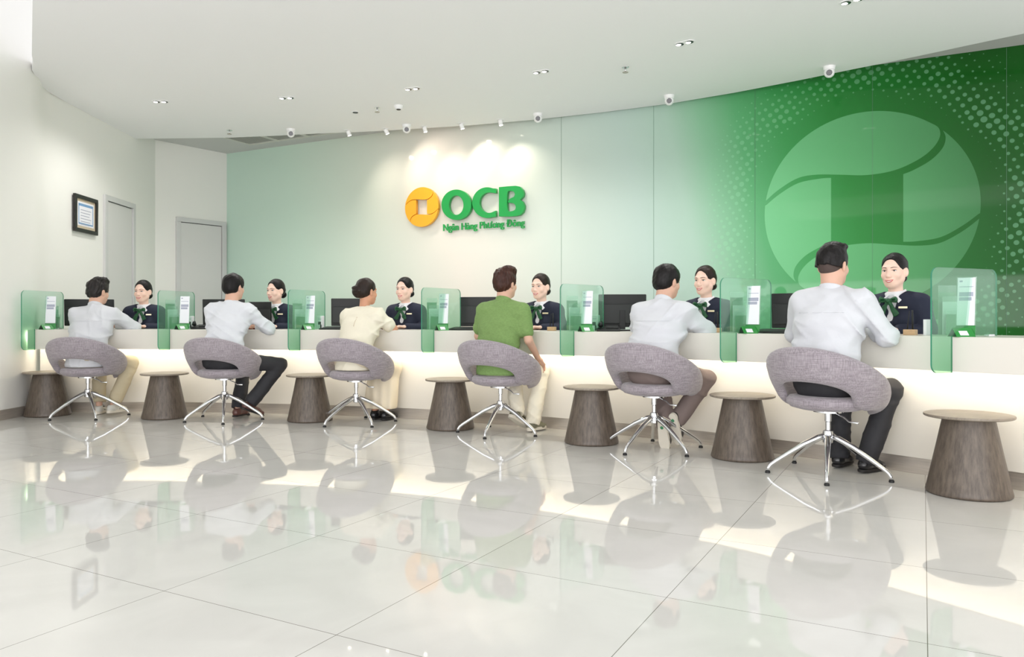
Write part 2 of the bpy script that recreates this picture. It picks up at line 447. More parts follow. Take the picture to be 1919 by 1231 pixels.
M['floor'] = floor_material()

EC = Vector(wall_uz(1623, 392)); ER = (wall_u(1838) - wall_u(1433)) / 2; EC.x = (wall_u(1838) + wall_u(1433)) / 2
def wall_material(name, lighten=0.0, dots=True):
    """printed glass: colour, with a warm lit centre painted in, runs along the wall, halftone dots round the emblem"""
    m = bpy.data.materials.new(name); m.use_nodes = True; nt = m.node_tree; L = nt.links
    b = nt.nodes['Principled BSDF']; tc = nt.nodes.new('ShaderNodeTexCoord'); sp = nt.nodes.new('ShaderNodeSeparateXYZ')
    L.new(tc.outputs['Object'], sp.inputs[0])
    def math_(op, a, b_=None, c=None, clamp=False):
        n = nt.nodes.new('ShaderNodeMath'); n.operation = op; n.use_clamp = clamp
        for i, q in enumerate((a, b_, c)):
            if q is None: continue
            if isinstance(q, (int, float)): n.inputs[i].default_value = q
            else: L.new(q, n.inputs[i])
        return n.outputs[0]
    x, z = sp.outputs[0], sp.outputs[2]
    # the print runs a little obliquely: green reaches further left near the top
    xs = math_('ADD', x, math_('MULTIPLY', math_('SUBTRACT', z, 2.2), 0.22))
    fac = math_('DIVIDE', xs, 12.0)
    rp = nt.nodes.new('ShaderNodeValToRGB'); cr = rp.color_ramp
    stops = [(425, (200, 226, 212)), (560, (206, 230, 214)), (700, (216, 226, 212)), (850, (232, 227, 217)), (1040, (208, 220, 210)),  # cream middle stop paints in the warm pool of the sign spots
             (1200, (186, 206, 197)), (1290, (172, 200, 184)), (1350, (138, 188, 154)), (1420, (94, 168, 114)), (1500, (66, 150, 84)), (1600, (46, 128, 58)), (1720, (36, 108, 44)), (1880, (28, 86, 30))]
    while len(cr.elements) < len(stops): cr.elements.new(0.5)
    for e, (px, c) in zip(cr.elements, stops):
        e.position = wall_u(px) / 12.0; e.color = srgb(*c)
    L.new(fac, rp.inputs[0]); col = rp.outputs[0]
    if dots:
        dx = math_('SUBTRACT', x, EC.x); dz = math_('SUBTRACT', z, EC.y)
        r = math_('SQRT', math_('ADD', math_('MULTIPLY', dx, dx), math_('MULTIPLY', dz, dz)))
        rr = math_('DIVIDE', r, ER)
        nz = nt.nodes.new('ShaderNodeTexNoise'); nz.inputs['Scale'].default_value = 0.9; L.new(tc.outputs['Object'], nz.inputs['Vector'])
        rr = math_('ADD', rr, math_('MULTIPLY', math_('SUBTRACT', nz.outputs['Fac'], 0.5), 0.5))
        band = math_('MULTIPLY', math_('MULTIPLY', math_('SUBTRACT', rr, 1.10), 5.0, clamp=True), math_('MULTIPLY', math_('SUBTRACT', 1.85, rr), 2.2, clamp=True), clamp=True)
        rt = math_('GREATER_THAN', x, wall_u(1325)); band = math_('MULTIPLY', band, rt)
        vo = nt.nodes.new('ShaderNodeTexVoronoi'); vo.voronoi_dimensions = '2D'; vo.inputs['Scale'].default_value = 12.5; vo.inputs['Randomness'].default_value = 0.22
        mp = nt.nodes.new('ShaderNodeCombineXYZ'); L.new(math_('ADD', math_('MULTIPLY', x, 0.85), math_('MULTIPLY', z, 0.5)), mp.inputs[0]); L.new(math_('SUBTRACT', math_('MULTIPLY', z, 0.85), math_('MULTIPLY', x, 0.5)), mp.inputs[1])
        L.new(mp.outputs[0], vo.inputs['Vector'])
        n2 = nt.nodes.new('ShaderNodeTexNoise'); n2.inputs['Scale'].default_value = 2.5; L.new(tc.outputs['Object'], n2.inputs['Vector'])
        size = math_('MULTIPLY', band, math_('ADD', math_('MULTIPLY', n2.outputs['Fac'], 0.6), 0.0))
        dm = math_('MULTIPLY', math_('SUBTRACT', size, vo.outputs['Distance']), 20.0, clamp=True)
        mx = nt.nodes.new('ShaderNodeMix'); mx.data_type = 'RGBA'; L.new(math_('MULTIPLY', dm, 0.27), mx.inputs[0]); L.new(col, mx.inputs[6]); mx.inputs[7].default_value = srgb(150, 215, 170)
        col = mx.outputs[2]
    if lighten:
        mx = nt.nodes.new('ShaderNodeMix'); mx.data_type = 'RGBA'
        fd = math_('MULTIPLY', math_('SUBTRACT', wall_u(1900), x), 1.0 / (wall_u(1900) - wall_u(1433)), clamp=True)
        L.new(math_('ADD', math_('MULTIPLY', fd, lighten), 0.10), mx.inputs[0]); L.new(col, mx.inputs[6]); mx.inputs[7].default_value = srgb(140, 215, 160)
        col = mx.outputs[2]
    L.new(col, b.inputs['Base Color'])
    b.inputs['Roughness'].default_value = 0.04 ; b.inputs['Specular IOR Level'].default_value = 0.22
    return m
M['print'] = wall_material('printed_glass')
M['print_light'] = wall_material('printed_emblem', 0.42, dots=False)
M['joint'] = mat('panel_joint', srgb(84, 122, 98), 0.6)

def tinted_glass():
    m = bpy.data.materials.new('green_tinted_glass'); m.use_nodes = True; nt = m.node_tree; L = nt.links; nt.nodes.clear()
    out = nt.nodes.new('ShaderNodeOutputMaterial'); tc = nt.nodes.new('ShaderNodeTexCoord'); sp = nt.nodes.new('ShaderNodeSeparateXYZ')
    L.new(tc.outputs['Object'], sp.inputs[0])
    mr = nt.nodes.new('ShaderNodeMapRange'); mr.inputs[1].default_value = -0.2; mr.inputs[2].default_value = 0.38
    L.new(sp.outputs[2], mr.inputs[0])
    def ramp(a, b):
        r = nt.nodes.new('ShaderNodeValToRGB'); r.color_ramp.elements[0].color = a; r.color_ramp.elements[1].color = b
        L.new(mr.outputs[0], r.inputs[0]); return r.outputs[0]
    tr = nt.nodes.new('ShaderNodeBsdfTransparent'); L.new(ramp((0.66, 0.88, 0.74, 1), (0.88, 0.97, 0.93, 1)), tr.inputs[0])
    df = nt.nodes.new('ShaderNodeBsdfDiffuse'); L.new(ramp(srgb(120, 200, 150), srgb(190, 222, 206)), df.inputs[0])
    tl = nt.nodes.new('ShaderNodeBsdfTranslucent'); L.new(ramp(srgb(130, 205, 160), srgb(190, 222, 206)), tl.inputs[0])
    m0 = nt.nodes.new('ShaderNodeMixShader'); m0.inputs[0].default_value = 0.5; L.new(df.outputs[0], m0.inputs[1]); L.new(tl.outputs[0], m0.inputs[2])
    m1 = nt.nodes.new('ShaderNodeMixShader'); m1.inputs[0].default_value = 0.13; L.new(tr.outputs[0], m1.inputs[1]); L.new(m0.outputs[0], m1.inputs[2])
    gl = nt.nodes.new('ShaderNodeBsdfGlossy'); gl.inputs['Roughness'].default_value = 0.02
    m2 = nt.nodes.new('ShaderNodeMixShader'); m2.inputs[0].default_value = 0.05; L.new(m1.outputs[0], m2.inputs[1]); L.new(gl.outputs[0], m2.inputs[2])
    L.new(m2.outputs[0], out.inputs[0]); return m
M['glass'] = tinted_glass()
M['glass_edge'] = mat('glass_edge', srgb(60, 140, 110), 0.15)
def clear_acrylic():
    m = bpy.data.materials.new('clear_acrylic'); m.use_nodes = True; nt = m.node_tree; L = nt.links; nt.nodes.clear()
    out = nt.nodes.new('ShaderNodeOutputMaterial'); tr = nt.nodes.new('ShaderNodeBsdfTransparent'); tr.inputs[0].default_value = (0.92, 0.97, 0.94, 1)
    df = nt.nodes.new('ShaderNodeBsdfDiffuse'); df.inputs[0].default_value = (0.8, 0.9, 0.85, 1)
    m1 = nt.nodes.new('ShaderNodeMixShader'); m1.inputs[0].default_value = 0.12; L.new(tr.outputs[0], m1.inputs[1]); L.new(df.outputs[0], m1.inputs[2])
    gl = nt.nodes.new('ShaderNodeBsdfGlossy'); gl.inputs['Roughness'].default_value = 0.03
    m2 = nt.nodes.new('ShaderNodeMixShader'); m2.inputs[0].default_value = 0.06; L.new(m1.outputs[0], m2.inputs[1]); L.new(gl.outputs[0], m2.inputs[2])
    L.new(m2.outputs[0], out.inputs[0]); return m
M['acrylic'] = clear_acrylic()

def tweed():
    m = bpy.data.materials.new('grey_tweed'); m.use_nodes = True; nt = m.node_tree; L = nt.links; b = nt.nodes['Principled BSDF']
    tc = nt.nodes.new('ShaderNodeTexCoord'); outs = []
    for sc in ((200, 200, 12), (14, 14, 260)):
        mp = nt.nodes.new('ShaderNodeMapping'); mp.inputs['Scale'].default_value = sc
        nz = nt.nodes.new('ShaderNodeTexNoise'); nz.inputs['Scale'].default_value = 1.0; nz.inputs['Detail'].default_value = 3
        L.new(tc.outputs['Object'], mp.inputs[0]); L.new(mp.outputs[0], nz.inputs['Vector']); outs.append(nz.outputs['Fac'])
    ad = nt.nodes.new('ShaderNodeMath'); ad.operation = 'ADD'; L.new(outs[0], ad.inputs[0]); L.new(outs[1], ad.inputs[1])
    rp = nt.nodes.new('ShaderNodeValToRGB'); rp.color_ramp.elements[0].position = 0.36; rp.color_ramp.elements[1].position = 0.66
    hf = nt.nodes.new('ShaderNodeMath'); hf.operation = 'MULTIPLY'; hf.inputs[1].default_value = 0.5; L.new(ad.outputs[0], hf.inputs[0]); L.new(hf.outputs[0], rp.inputs[0])
    rp.color_ramp.elements[0].color = srgb(126, 118, 124); rp.color_ramp.elements[1].color = srgb(174, 166, 172)
    L.new(rp.outputs[0], b.inputs['Base Color']); b.inputs['Roughness'].default_value = 0.9; b.inputs['Sheen Weight'].default_value = 0.25
    bp = nt.nodes.new('ShaderNodeBump'); bp.inputs['Strength'].default_value = 0.4; bp.inputs['Distance'].default_value = 0.003
    L.new(hf.outputs[0], bp.inputs['Height']); L.new(bp.outputs[0], b.inputs['Normal']); return m
M['tweed'] = tweed()
def wood(name, c0, c1, sc):
    m = bpy.data.materials.new(name); m.use_nodes = True; nt = m.node_tree; L = nt.links; b = nt.nodes['Principled BSDF']
    tc = nt.nodes.new('ShaderNodeTexCoord'); mp = nt.nodes.new('ShaderNodeMapping'); mp.inputs['Scale'].default_value = sc
    nz = nt.nodes.new('ShaderNodeTexNoise'); nz.inputs['Scale'].default_value = 1; nz.inputs['Detail'].default_value = 7; nz.inputs['Roughness'].default_value = 0.65
    L.new(tc.outputs['Object'], mp.inputs[0]); L.new(mp.outputs[0], nz.inputs['Vector'])
    rp = nt.nodes.new('ShaderNodeValToRGB'); rp.color_ramp.elements[0].position = 0.3; rp.color_ramp.elements[1].position = 0.72
    rp.color_ramp.elements[0].color = c0; rp.color_ramp.elements[1].color = c1
    L.new(nz.outputs['Fac'], rp.inputs[0]); L.new(rp.outputs[0], b.inputs['Base Color']); b.inputs['Roughness'].default_value = 0.38; return m
M['wood'] = wood('greyed_oak_veneer', srgb(70, 61, 53), srgb(112, 100, 88), (60, 60, 2.5))
M['wood_top'] = wood('greyed_oak_top', srgb(116, 106, 94), srgb(150, 140, 126), (8, 90, 40))

# ------------------------------------------------------------------ the setting
def structure(o): o['kind'] = 'structure'; return o
structure(MB().box((2, 2.5, -0.05), (30, 26, 0.1)).build('floor', M['floor']))
# feature wall (printed glass panels); local x runs along it, z is height
wall_rot = math.atan2(WU.y, WU.x)
UEND = wall_u(2080)
fw = MB().box((UEND / 2, 0.1, (ZTOP + 0.1) / 2), (UEND, 0.2, ZTOP + 0.1)).build('wall_back', M['print'])
fw.location = (WA.x, WA.y, 0); fw.rotation_euler = (0, 0, wall_rot); structure(fw)
for px in (1052, 1225, 1415, 1635):
    MB().box((wall_u(px), -0.0005, ZTOP / 2), (0.003, 0.003, ZTOP - 0.01)).build('panel_joint', M['joint'], fw)
u8 = wall_u(1635) + 1.2
if u8 < UEND: MB().box((u8, -0.0005, ZTOP / 2), (0.003, 0.003, ZTOP - 0.01)).build('panel_joint', M['joint'], fw)
def catmull(pts, n=6, closed=False):
    out = []; N = len(pts); P = [Vector(p) for p in pts]
    for i in range(N - 1):
        p0 = P[max(i - 1, 0)]; p1 = P[i]; p2 = P[i + 1]; p3 = P[min(i + 2, N - 1)]
        for k in range(n):
            t = k / n
            out.append(0.5 * ((2 * p1) + (p2 - p0) * t + (2 * p0 - 5 * p1 + 4 * p2 - p3) * t * t + (3 * p1 - p0 - 3 * p2 + p3) * t ** 3))
    out.append(P[-1]); return out
def cir(a0, a1, n=24, r=1.0): return [Vector((r * math.cos(math.radians(a0 + (a1 - a0) * i / n)), r * math.sin(math.radians(a0 + (a1 - a0) * i / n)))) for i in range(n + 1)]
def petals():
    top = cir(171, 55, 36) + catmull([(.574, .819), (.645, .76), (.655, .67), (.59, .56), (.46, .46), (.25, .375), (0, .35), (-.25, .375), (-.47, .395), (-.66, .375), (-.85, .27), (-.988, .156)], 6)[1:-1]
    right = cir(47, -6, 24) + catmull([(.994, -.10), (.85, -.215), (.66, -.32), (.45, -.35), (.335, -.35)], 6)[1:] + catmull([(.335, .33), (.43, .365), (.58, .45), (.68, .56), (.705, .66), (.682, .731)], 6)[:-1]
    rot = lambda L: [Vector((-p.x, -p.y)) for p in L]
    return [top, right, rot(top), rot(right)]
for P in petals():
    pts = [(EC.x + p.x * ER, EC.y + p.y * ER) for p in P]
    pts = [p for p in pts]
    MB().slab(pts, (0, 0.0, 0), (1, 0, 0), (0, 0, 1), 0.0012).build('printed_emblem_petal', M['print_light'], fw)

# left wall: plan polyline, facet with second door, both with thickness
LW = [(-4.80, 4.0), (-4.89, 6.0), (-4.89, 7.85), (-4.97, 8.15), (-5.10, 8.42), (-5.17, 8.7), (-5.20, 9.5), (-5.24, 10.83), (-5.27, 11.49)]
def wall_strip(pts, z0, z1, th, name, mt):
    n = len(pts); out = []
    for i, p in enumerate(pts):
        a = Vector(pts[max(i - 1, 0)]); b = Vector(pts[min(i + 1, n - 1)]); t = (b - a).normalized(); nn = Vector((-t.y, t.x))
        out.append(Vector(p) + nn * th)
    return structure(MB().prism([tuple(p) for p in pts] + [tuple(p) for p in out[::-1]], z0, z1).build(name, mt, smooth=True, angle=40))
wall_strip(LW, 0, 5.4, 0.2, 'wall_left', M['wall'])
FA = Vector((-5.27, 11.49)); FB = WA.copy()
wall_strip([tuple(FA), tuple(FB)], 0, ZTOP + 0.1, 0.2, 'wall_side', M['wall'])
# ceilings
sof_px = [(255, 260), (300, 259.6), (430, 258), (515, 254.5), (600, 250), (680, 247), (760, 242.5), (880, 235), (1000, 224.5), (1125, 211), (1250, 195), (1375, 174), (1500, 150), (1600, 129.5), (1676, 114.5), (1740, 101), (1800, 88), (1887, 69.5), (2050, 36)]
sof = [at_z(x, y, ZSOF) for x, y in sof_px]
for i in range(12, len(sof)):      # let the edge run clear of the wall on the right
    pass
poly = [(-2.6, 2.2), (-3.80, 6.14), (-4.60, 7.42), (-4.70, 7.60), (-4.87, 7.86), (-5.02, 8.20), (-5.14, 8.50), (-5.18, 9.0), (-5.215, 10.0)]
poly = [(-3.0, -2.0)] + poly + [(p.x, p.y) for p in sof] + [(9.5, 6.0), (9.5, -2.0)]
structure(MB().prism(poly, ZSOF, ZSOF + 0.09).build('ceiling', M['ceiling'], smooth=False))
q4 = [WA - WU * 1.5 - WN * .3, WA + WU * (UEND + .2) - WN * .3, WA + WU * (UEND + .2) + WN * 2.6, WA - WU * 1.5 + WN * 2.6]
structure(MB().box((-4, 3, 5.4), (6, 12, 0.1)).build('ceiling_void', M['ceiling']))
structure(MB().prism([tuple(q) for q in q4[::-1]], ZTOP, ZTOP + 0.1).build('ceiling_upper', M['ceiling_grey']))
# dark skirting on the left wall
bb = [(p[0] + 0.012, p[1]) for p in LW[:3]]
structure(MB().prism([LW[1], LW[2], (LW[2][0] + .012, LW[2][1]), (LW[1][0] + .012, LW[1][1])], 0, 0.10).build('baseboard_left', M['steel']))

def wall_door(name, O, U, u0, u1, h, label):
    """door in a wall: frame, leaf with dark gap; O origin on wall face, U along the wall, N into the room"""
    U = Vector((U[0], U[1], 0)).normalized(); V = Vector((0, 0, 1)); N = U.cross(V); O = Vector((O[0], O[1], 0))
    fwd = 0.07
    fr = MB(); t = 0.035
    def bx(mb, a, b, z0, z1, d0, d1):
        mb.slab([(a, z0), (b, z0), (b, z1), (a, z1)], O + N * d0, U, V, d1 - d0)
    bx(fr, u0, u0 + fwd, 0, h - fwd, 0.0, t); bx(fr, u1 - fwd, u1, 0, h - fwd, 0, t); bx(fr, u0, u1, h - fwd, h, 0, t)
    root = structure(fr.build(name, M['door_frame'], bevel=0.004))
    g = MB(); bx(g, u0 + fwd, u1 - fwd, 0, h - fwd, 0.001, 0.004); g.build('door_gap', M['gap'], root)
    lf = MB(); bx(lf, u0 + fwd + 0.008, u1 - fwd - 0.008, 0.008, h - fwd - 0.010, 0.002, 0.014); lf.build('door_leaf', M['door'], root)
    hd = MB(); c = O + U * (u1 - fwd - 0.07) + V * 1.0 + N * 0.014
    hd.tube([c, c + N * 0.05, c + N * 0.05 - U * 0.11], 0.009); hd.build('door_handle', M['chrome'], root, smooth=True)
    return root
A0 = Vector((-5.20, 9.5)); A1 = Vector((-5.24, 10.83))
def u_on(O, D, px): r = ray(px); return (r * O.y - O.x) / (D.x - r * D.y)
D1 = (A1 - A0).normalized()
wall_door('door_1', A0, D1, u_on(A0, D1, 193), u_on(A0, D1, 250), 2.60, '')
D2 = (FB - FA).normalized()
wall_door('door_2', FA, D2, u_on(FA, D2, 329), u_on(FA, D2, 422), 2.56, '')

# framed certificate
CO = Vector((-5.175, 8.9)); CD = (A0 - Vector((-5.17, 8.7))).normalized()
cu0, cu1 = u_on(CO, CD, 134.5), u_on(CO, CD, 177.5); cz0, cz1 = 1.905, 2.375
def cert():
    cz = lambda py, px: ZC + (HY - py) * (CO.y + CD.y * u_on(CO, CD, px)) / F
    z1 = (cz(362.5, 134.5) + cz(374, 177.5)) / 2; z0 = (cz(433, 134.5) + cz(441, 177.5)) / 2
    U = Vector((CD.x, CD.y, 0)); V = Vector((0, 0, 1)); N = U.cross(V); O = Vector((CO.x, CO.y, 0)) + U * cu0 + V * z0 + N * 0.014
    w = cu1 - cu0; h = z1 - z0
    t = thing('framed_certificate', 'black framed certificate with blue bordered page hanging on the left wall', 'certificate', O)
    R = Matrix((U, V, N)).transposed()
    def rect(a, b, c, d): return [(a, c), (b, c), (b, d), (a, d)]
    fr = MB(); f = 0.045
    for q in (rect(0, w, 0, f), rect(0, w, h - f, h), rect(0, f, f, h - f), rect(w - f, w, f, h - f)): fr.slab(q, (0, 0, 0), U, V, 0.03)
    fr.build('frame', M['frame_blk'], t, bevel=0.003)
    MB().slab(rect(f, w - f, f, h - f), (0, 0, 0), U, V, 0.012).build('mount', M['mount'], t)
    MB().slab(rect(f + .035, w - f - .035, f + .035, h - f - .035), N * 0.012, U, V, 0.002).build('paper', M['paper'], t)
    ln = MB(); a, b, c, d = f + .055, w - f - .055, f + .055, h - f - .055
    for q in (rect(a, b, c, c + .016), rect(a, b, d - .03, d), rect(a, a + .014, c, d), rect(b - .014, b, c, d)): ln.slab(q, N * 0.014, U, V, 0.001)
    ln.build('printed_border', M['ink_blue'], t)
    tx = MB()
    for i in range(6): tx.slab(rect(a + .05, b - .05 - .02 * (i % 3), d - .08 - i * .035, d - .072 - i * .035), N * 0.014, U, V, 0.001)
    tx.build('printed_lines', M['ink'], t)
cert()

# ------------------------------------------------------------------ service counter
a0 = arc_at(50, CR - 0.3); a0 = math.asin((-4.885 - CX) / (CR - 0.1)); a1 = math.radians(66)
ct = thing('service_counter', 'long curved cream service counter with glowing strip under its lip', 'counter', (0, 0, 0))
LF = CR - 0.29
n = 120
MB().sweep([(LF, ZT - 0.2), (LF, ZT - 0.004), (LF + 0.004, ZT), (CR + 0.42, ZT), (CR + 0.42, ZT - 0.03), (LF + 0.03, ZT - 0.03), (LF + 0.03, ZT - 0.2)], a0, a1, n).build('worktop', M['counter'], ct, smooth=True, angle=30)
MB().sweep([(CR - 0.03, 0.105), (CR - 0.03, ZT - 0.035), (CR + 0.0, ZT - 0.035), (CR + 0.0, 0.105)], a0, a1, n).build('front_panel', M['counter'], ct, smooth=True, angle=30)
MB().sweep([(LF + 0.034, ZT - 0.10), (LF + 0.034, ZT - 0.035), (LF + 0.06, ZT - 0.035), (LF + 0.06, ZT - 0.10)], a0, a1, n).build('led_strip', M['led'], ct)
MB().sweep([(CR - 0.01, 0.0), (CR - 0.01, 0.105), (CR + 0.02, 0.105), (CR + 0.02, 0.0)], a0, a1, n).build('plinth', M['steel'], ct, smooth=True, angle=30)
MB().sweep([(CR + 0.36, 0.0), (CR + 0.36, ZT - 0.03), (CR + 0.38, ZT - 0.03), (CR + 0.38, 0.0)], a0, a1, 1).build('support_panel', M['counter'], ct) if False else None

# ------------------------------------------------------------------ side tables
def side_table(p, label):
    t = thing('side_table', label, 'side table', (p.x, p.y, 0), 0, 'round side tables between the chairs')
    MB().lathe([(0.205, 0), (0.213, 0.006), (0.215, 0.014), (0.208, 0.04), (0.185, 0.15), (0.16, 0.27), (0.138, 0.38), (0.128, 0.428)], 64).build('base', M['wood'], t, smooth=True, angle=40)
    MB().lathe([(0.215, 0.428), (0.223, 0.432), (0.225, 0.438), (0.223, 0.444), (0.216, 0.446)], 64).build('table_top', M['wood_top'], t, smooth=True, angle=40)
    return t
tabs = [(89.5, 783, 'side table in the left corner, beside the wall and the farthest chair'),
        (308.5, 788, 'side table between the two white-topped men on the far left'),
        (581, 793.5, 'side table between the man in brown shoes and the woman in cream'),
        (844, 809, 'side table between the woman in cream and the man in green'),
        (1108.5, 837.6, 'side table between the man in green and the man in pale sneakers'),
        (1391, 868, 'side table left of the nearest seated man in black trousers'),
        (1815, 942, 'side table at the right edge, nearest and largest in view')]
t0 = None
for px, py, lab in tabs:
    d = F * ZC / (py - HY) + 0.215; p = Vector((ray(px) * d, d))
    if t0 is None: t0 = side_table(p, 'dark oak ' + lab)
    else: dup(t0, (p.x, p.y, 0), random.Random(px).uniform(0, 6), 'dark oak ' + lab)

# ------------------------------------------------------------------ swivel chairs  (local +y is the facing direction)
def chair_shell():
    def prof(th):
        c = math.cos(th); a = abs(math.degrees(th))
        zu = 0.640 + 0.170 * c
        if a > 95: u = min(1, (a - 95) / 55); zu = zu - u * u * (3 - 2 * u) * 0.085
        ru = 0.352 - 0.008 * (1 - c)
        if a < 62: zl = 0.45 + 0.148 * math.sqrt(max(0, 1 - (a / 62) ** 2)); rl = 0.285
        else: zl = 0.45; rl = 0.262
        k = min(1, (abs(a) / 62) ** 2)
        rl = 0.305 + (0.24 - 0.305) * (1 - math.sqrt(max(0, 1 - min(1, a / 62) ** 2)))
        if a > 62: zl = 0.45 - 0.025 * min(1, (a - 62) / 20); rl = 0.24
        return rl, zl, ru, zu
    vs = []; fs = []; n = 96; T = math.radians(150); m = 20
    for i in range(n + 1):
        th = -T + 2 * T * i / n; rl, zl, ru, zu = prof(th)
        e = abs(math.degrees(th)); sc = 1.0 if e < 134 else math.sqrt(max(0.02, 1 - ((e - 134) / 16.3) ** 2))
        mid = Vector(((rl + ru) / 2, (zl + zu) / 2)); half = (Vector((ru, zu)) - Vector((rl, zl))) / 2; L = half.length
        ax = half.normalized(); nr = Vector((ax.y, -ax.x)); hh = L * sc; tt = 0.030 * (0.55 + 0.45 * sc)
        if e > 134: mid = mid + Vector((0, -1)) * (L * (1 - sc) * 0.25)
        for j in range(m):
            q = 2 * math.pi * j / m; cc, ss = math.cos(q), math.sin(q)
            px = math.copysign(abs(cc) ** 0.45, cc) * hh; py = math.copysign(abs(ss) ** 0.8, ss) * tt
            bul = 0.018 * (1 - (px / (hh + 1e-6)) ** 2)
            w = mid + ax * px + nr * (py + bul)
            vs.append((-math.sin(th) * w.x, -math.cos(th) * w.x, w.y))
    for i in range(n):
        for j in range(m):
            k = (j + 1) % m; fs.append([i * m + j, i * m + k, (i + 1) * m + k, (i + 1) * m + j])
    fs.append(list(range(m))); fs.append([n * m + j for j in range(m)])
    return vs, fs
def make_chair(label, p, rz, star):
    t = thing('swivel_chair', label, 'chair', (p.x, p.y, 0), rz, 'grey swivel chairs along the counter')
    v, f = chair_shell(); MB().add(v, f).build('backrest', M['tweed'], t, smooth=True)
    MB().lathe([(0.02, 0.405), (0.17, 0.41), (0.225, 0.425), (0.248, 0.45), (0.248, 0.475), (0.23, 0.493), (0.18, 0.50), (0.02, 0.495)], 64).build('seat', M['tweed'], t, smooth=True)
    MB().lathe([(0.09, 0.392), (0.09, 0.404), (0.05, 0.406)], 24).build('seat_plate', M['chrome'], t, smooth=True, angle=30)
    MB().lathe([(0.016, 0.22), (0.016, 0.33), (0.021, 0.335), (0.021, 0.395)], 24).build('column', M['chrome'], t, smooth=True, angle=30)
    MB().lathe([(0.022, 0.195), (0.032, 0.20), (0.034, 0.26), (0.03, 0.275), (0.018, 0.28)], 24).build('hub', M['chrome'], t, smooth=True, angle=35)
    for k in range(5):
        a = star - rz + math.radians(72) * k; c, s = math.cos(a), math.sin(a)
        pts = []; rr = []
        for r, z, q in ((0.02, 0.240, .019), (0.06, 0.230, .019), (0.15, 0.186, .017), (0.24, 0.130, .0145), (0.32, 0.078, .013), (0.352, 0.054, .0125), (0.366, 0.034, .012), (0.37, 0.012, .0115)):
            pts.append((r * c, r * s, z)); rr.append(q)
        lg = MB().tube(pts, rr, 12).build('leg', M['chrome'], t, smooth=True)
        MB().lathe([(0.015, 0.0), (0.016, 0.006), (0.014, 0.014)], 16, (0.37 * c, 0.37 * s, 0)).build('glide', M['rubber'], lg, smooth=True, angle=40)
    MB().tube([(0.05, -0.02, 0.395), (0.13, -0.05, 0.372), (0.17, -0.07, 0.352), (0.235, -0.09, 0.352)], [0.005, 0.005, 0.005, 0.007]).build('height_lever', M['chrome'], t, smooth=True)
    return t
ch = [(165, -2.0, 21, 'under the far left man in white shirt and beige trousers', 'farthest grey swivel chair'),
      (421, 9.2, 0, 'under the man with crossed legs and brown shoes', 'grey swivel chair'),
      (668, 19.4, 15, 'under the woman in a cream blouse and skirt', 'grey swivel chair'),
      (938, 30.3, 34, 'under the man in a green polo shirt', 'grey swivel chair'),
      (1226, 40.8, 9, 'under the man in taupe trousers and pale soled sneakers', 'grey swivel chair'),
      (1552, 50.6, 30, 'under the nearest man in black trousers and black shoes', 'nearest grey swivel chair')]
CHAIRS = []
for px, deg, star, where, first in ch:
    rho = CR - (0.42 if px == 165 else 0.56 if px == 421 else 0.46)
    a = arc_at(px, rho); p = arc(a, rho); rz = -a
    CHAIRS.append((p, rz))
    make_chair(first + ' ' + where, p, rz, math.radians(star))

# ------------------------------------------------------------------ counter-top things
def place(px, rho, z=ZT):
    a = arc_at(px, rho); return arc(a, rho, z), -a
def rrect(x0, x1, z0, z1, r, n=6):
    out = []
    for cx, cz, s in ((x1 - r, z1 - r, 0), (x0 + r, z1 - r, 90), (x0 + r, z0 + r, 180), (x1 - r, z0 + r, 270)):
        for k in range(n + 1):
            q = math.radians(s + 90 * k / n); out.append((cx + r * math.cos(q), cz + r * math.sin(q)))
    return out
STN = ['in the far left corner', 'right of the farthest clerk', 'between the man in brown shoes and the woman in cream', 'between the woman in cream and the man in green',
       'between the man in green and the man in pale sneakers', 'between the man in pale sneakers and the nearest man', 'right of the nearest clerk, at the right edge']
PANEL_PX = [40, 296, 540, 790, 1050, 1350, 1745]
def partition(px, label):
    p, rz = place(px, LF - 0.19); rz -= math.radians(11)
    if px < 60: rz = -math.radians(10)
    t = thing('glass_partition', label, 'partition', p, rz, 'green glass partitions on the counter')
    # panel lies in local y-z; notched to sit on the worktop and hang in front of the lip
    w = 0.56; nt = 0.18; r = 0.05
    out = []
    def arcpt(cy, cz, s, e, rr=r, n=6):
        for k in range(n + 1):
            q = math.radians(s + (e - s) * k / n); out.append((cy + rr * math.cos(q), cz + rr * math.sin(q)))
    top = 0.395; bot = -0.205
    arcpt(w - r, top - r, 0, 90); arcpt(r, top - r, 90, 180); arcpt(r, bot + r, 180, 270)
    out.append((nt - 0.01, bot)); out.append((nt - 0.01, 0.004)); out.append((w, 0.004))
    MB().slab(out, (-0.005, 0, 0), (0, 1, 0), (0, 0, 1), 0.010, 0, 1).build('glass_panel', [M['glass'], M['glass_edge']], t)
    MB().box((0, nt + 0.10, 0.006), (0.03, 0.05, 0.012)).build('bracket', M['chrome'], t, bevel=0.002)
    MB().box((0, w - 0.06, 0.006), (0.03, 0.05, 0.012)).build('bracket', M['chrome'], t, bevel=0.002)
for px, s in zip(PANEL_PX, STN):
    partition(px, 'green glass partition ' + s)

